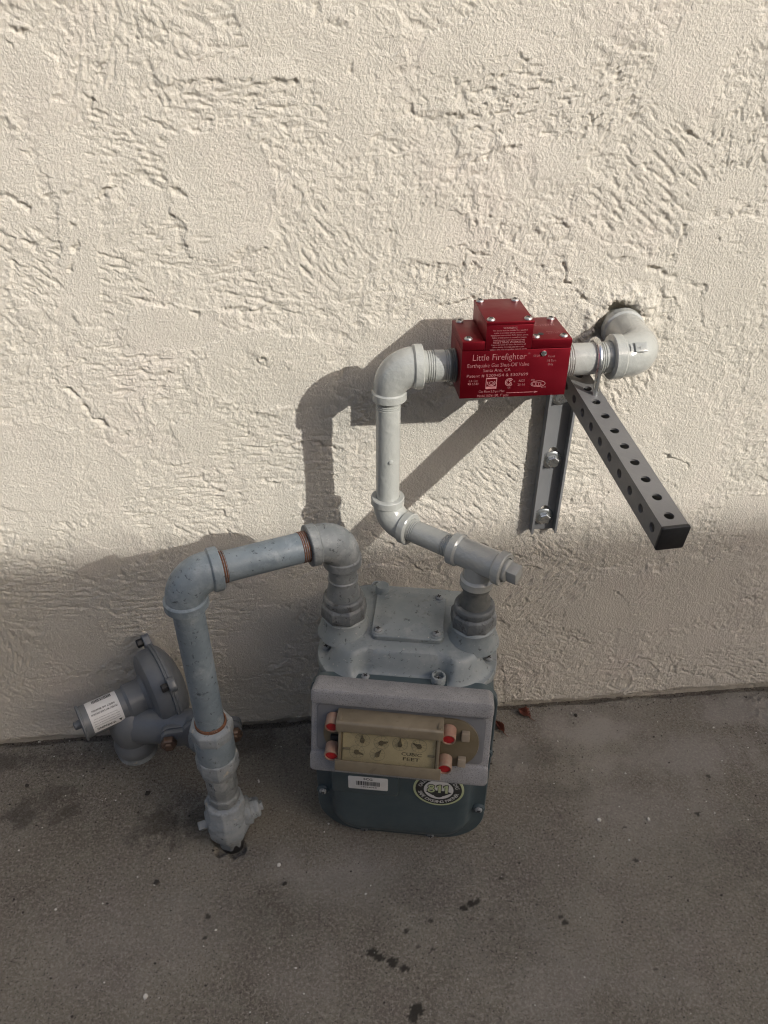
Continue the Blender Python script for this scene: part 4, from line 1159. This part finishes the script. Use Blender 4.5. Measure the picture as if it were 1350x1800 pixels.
# curved sticker on the spring case
def curved(mb, T, r, z0, z1, a0, a1, n=14):
    vs = []; fs = []
    for i in range(n+1):
        a = R(a0+(a1-a0)*i/n)
        vs += [(r*math.cos(a), r*math.sin(a), z0), (r*math.cos(a), r*math.sin(a), z1)]
        if i: fs.append((2*i-2, 2*i, 2*i+1, 2*i-1))
    mb.add(vs, fs, T)
SA0, SA1 = -32, 102
mb = MB(); curved(mb, T, 0.02245, -0.1035, -0.0630, SA0, SA1); stk = mb.build('warning_sticker', M['white_label'], reg)
tag(stk, 'white warning sticker with barcode, upside down')
def on_case(a, z, off=0.0228):           # frame on the case: text reads upside down from the viewer
    t = R(a); n_ = Vector((math.cos(t), math.sin(t), 0)); tang = Vector((-math.sin(t), math.cos(t), 0))
    m_ = Matrix((Vector((0, 0, -1)), tang, n_)).transposed().to_4x4(); m_.translation = n_*off + Vector((0, 0, z))
    return T @ m_
mb = MB(); z = -0.0945; rb_ = random.Random(9)
while z < -0.0700:
    w = rb_.choice([0.0005, 0.0008, 0.0011]); curved(mb, T, 0.02265, z, z+w, -24, -5, 4); z += w+rb_.choice([0.0005, 0.0007])
mb.build('barcode', M['black_ink'], stk, smooth=0)
mb = MB(); add_text(mb, 'WARNING', 0.0036, on_case(88, -0.0870), 0.0245, 0.02)
for k, (a, L_) in enumerate(((76, 0.034), (68, 0.033), (60, 0.034), (52, 0.030))):
    add_text(mb, 'Failure to follow these instructions or to install', 0.0014, on_case(a, -0.0840), L_)
add_text(mb, 'PROPERLY MAY CAUSE EXPLOSION', 0.0023, on_case(36, -0.0835), 0.034, 0.02); add_text(mb, 'INSPECT AND MAINTAIN', 0.0023, on_case(24, -0.0835), 0.030, 0.02)
Tt = on_case(88, -0.0685)
mb.add([(-0.0025, -0.0018, 0), (0.0025, -0.0018, 0), (0, 0.0024, 0)], [(0, 1, 2)], Tt)
mb.build('sticker_lettering', M['black_ink'], stk, smooth=0)
# valve body below, with the open spigot, and the bolted inlet flange
VBX, VBY = -0.272, -0.100
Tv = Matrix.Translation((VBX, VBY, 0))
MB().lathe([(0.0235, 0.088), (0.0270, 0.090), (0.0285, 0.096), (0.0285, 0.104), (0.0245, 0.112), (0.0275, 0.125), (0.0285, 0.140), (0.0255, 0.154), (0.0150, 0.164)], Tv, 40).build('valve_body', M['regulator'], reg)
MB().lathe([(0.0225, 0.0800), (0.0262, 0.0800), (0.0268, 0.0830), (0.0262, 0.0885), (0.0225, 0.0885)], Tv, 40).build('spigot_rim', M['chalky'], reg)
q0 = Vector((VBX, VBY, 0.136)); q1 = Vector((-0.172, -0.128, 0.152))
MB().sweep([q0, q0.lerp(q1, 0.4), q0.lerp(q1, 0.8), q1], [0.025, 0.0255, 0.023, 0.022], 32).build('inlet_neck', M['regulator'], reg)
fd = Vector((0.10, -0.93, 0.05)).normalized(); Tf = frame(q1, fd, (0.93, 0.30, -0.04))
for nm, z0, z1 in (('inlet_flange', 0.0, 0.009), ('riser_flange', 0.0096, 0.018)):
    mb = MB()
    mb.lathe([(0.0250, z0), (0.0265, z0+0.001), (0.0265, z1-0.001), (0.0250, z1)], Tf, 40)
    mb.slab(0.104, 0.026, 0.012, z0+0.0003, z1-0.0003, 0.0012, Tf)
    mb.build(nm, M['regulator'], reg)
for s in (-1, 1):
    MB().lathe([(0.0105, 0.0185), (0.0105, 0.026), (0.0088, 0.028), (0.0060, 0.028), (0.0060, 0.031), (0.0045, 0.0315)], Tf @ Matrix.Translation((0.042*s, 0, 0)), 6).build('flange_bolt', M['brown_bolt'], reg, bevel=0.0006)
MB().sweep([q1+fd*0.010, q1+fd*0.022, Vector((LX-0.006, LY+0.035, 0.160)), Vector((LX, LY+0.012, 0.170))], [0.019, 0.019, 0.018, 0.018], 24).build('outlet_neck', M['old_grey'], reg)

# ------------------------------------------------------------------ leaves and litter
def dry_leaf(name, loc, rz, L, W, curl, label, seed):
    rl = random.Random(seed); mb = MB(); nu, nv_ = 16, 9; vs = []; fs = []
    edge = [1-0.35*rl.random()*abs(math.sin(i*1.7)) for i in range(nu+1)]
    for i in range(nu+1):
        u = i/nu
        wd = W*math.sin(math.pi*min(1, u*0.96+0.03))**0.7*edge[i]
        for j in range(nv_+1):
            s = j/nv_*2-1
            x = (u-0.5)*L; y = s*wd/2
            z = 0.0015+curl*abs(s)**1.6*wd*0.8 + 0.0022*math.sin(u*7+s*2+seed) + 0.0016*math.sin(s*9+u*5) + 0.006*(u-0.4)**2
            vs.append((x, y*(1-0.25*curl*abs(s)), max(z, 0.0008)))
    for i in range(nu):
        for j in range(nv_):
            a = i*(nv_+1)+j; fs.append((a, a+1, a+nv_+2, a+nv_+1))
    mb.add(vs, fs)
    o = thing(name, loc, label, 'leaf', world_verts=False, rz=rz)
    me = mb.mesh('blade', M['leaf'], 50)
    b = put('blade', me, o); md = b.modifiers.new('thickness', 'SOLIDIFY'); md.thickness = 0.0004
    st = MB().sweep([(L*0.42, 0, 0.002), (L*0.6, L*0.03, 0.0022), (L*0.85, L*0.10, 0.001)], [0.0005, 0.0005, 0.0004], 8)
    put('stalk', st.mesh('stalk', M['leaf']), o)
    return o
dry_leaf('dry_leaf', (0.3080, -0.0230, 0.001), R(-55), 0.024, 0.020, 0.55, 'dry brown leaf on the concrete by the wall, the one farther right', 3)
dry_leaf('dry_leaf', (0.2620, -0.0450, 0.001), R(-70), 0.026, 0.013, 0.9, 'curled dry brown leaf at the right side of the meter', 8)
def chip(mb, x, y, r, h, rl):
    n = rl.randint(5, 7); ph = rl.random()*6
    b = [(x+r*rl.uniform(0.6, 1.25)*math.cos(ph+2*math.pi*i/n), y+r*rl.uniform(0.5, 1.0)*math.sin(ph+2*math.pi*i/n)) for i in range(n)]
    mb.loft([[(px, py, 0.0001) for px, py in b], [(x+(px-x)*0.75, y+(py-y)*0.75, h*rl.uniform(0.7, 1.2)) for px, py in b]])
BITS = [('leaf_fragment', 'dark_bit', -0.238, -0.251, 0.0052, 'dark leaf scrap on the open concrete left of the meter front'),
        ('leaf_fragment', 'dark_bit', -0.270, -0.113, 0.0052, 'dark sliver lying between the regulator and the riser foot'),
        ('leaf_fragment', 'dark_bit', -0.072, -0.269, 0.0034, 'small dark scrap on the concrete in front of the meter'),
        ('leaf_fragment', 'dark_bit', -0.447, -0.084, 0.0036, 'small dark scrap near the left edge of the concrete'),
        ('leaf_fragment', 'dark_bit', 0.390, -0.032, 0.0040, 'dark scrap on the concrete just right of the leaves'),
        ('paint_chip', 'pale_bit', 0.365, -0.218, 0.0038, 'round pale chip on the concrete right of the meter'),
        ('paint_chip', 'pale_bit', 0.435, -0.224, 0.0034, 'pale sliver on the concrete, farther right of the meter'),
        ('paint_chip', 'pale_bit', -0.080, -0.242, 0.0032, 'pale chip on the concrete between stopcock and meter'),
        ('paint_chip', 'pale_bit', -0.231, -0.389, 0.0035, 'pale chip near the lower left corner of the concrete')]
for i, (nm, mt, x, y, r, lb) in enumerate(BITS):
    mb = MB(); rl = random.Random(i+40); o_ = Vector((x, y, 0))
    chip(mb, 0, 0, r, 0.0022, rl)
    o = put(nm, mb.mesh(nm, M[mt], 0)); o.location = (x, y, 0.0008); o.rotation_euler = (0, 0, rl.random()*3)
    tag(o, lb, 'leaf scrap' if nm == 'leaf_fragment' else 'paint chip')
grit_d, grit_p = MB(), MB(); rl = random.Random(77)
for i in range(420):
    x, y = rl.uniform(-0.55, 0.80), -0.004-rl.random()**1.5*0.5
    chip(grit_d if rl.random() < 0.62 else grit_p, x, y, rl.choice([0.0007, 0.0009, 0.0012, 0.0018]), 0.0012, rl)
for i in range(240):
    chip(grit_d, rl.uniform(-0.5, 0.78), -0.004-rl.random()**2*0.022, rl.uniform(0.0005, 0.0013), 0.0010, rl)
for g, mt, lb in ((grit_d, 'dark_bit', 'fine dark grit scattered over the concrete'), (grit_p, 'pale_bit', 'fine pale grit scattered over the concrete')):
    o = put('grit', g.mesh('grit', M[mt], 0)); o.location = (0, 0, 0.0005)
    tag(o, lb, kind='stuff')
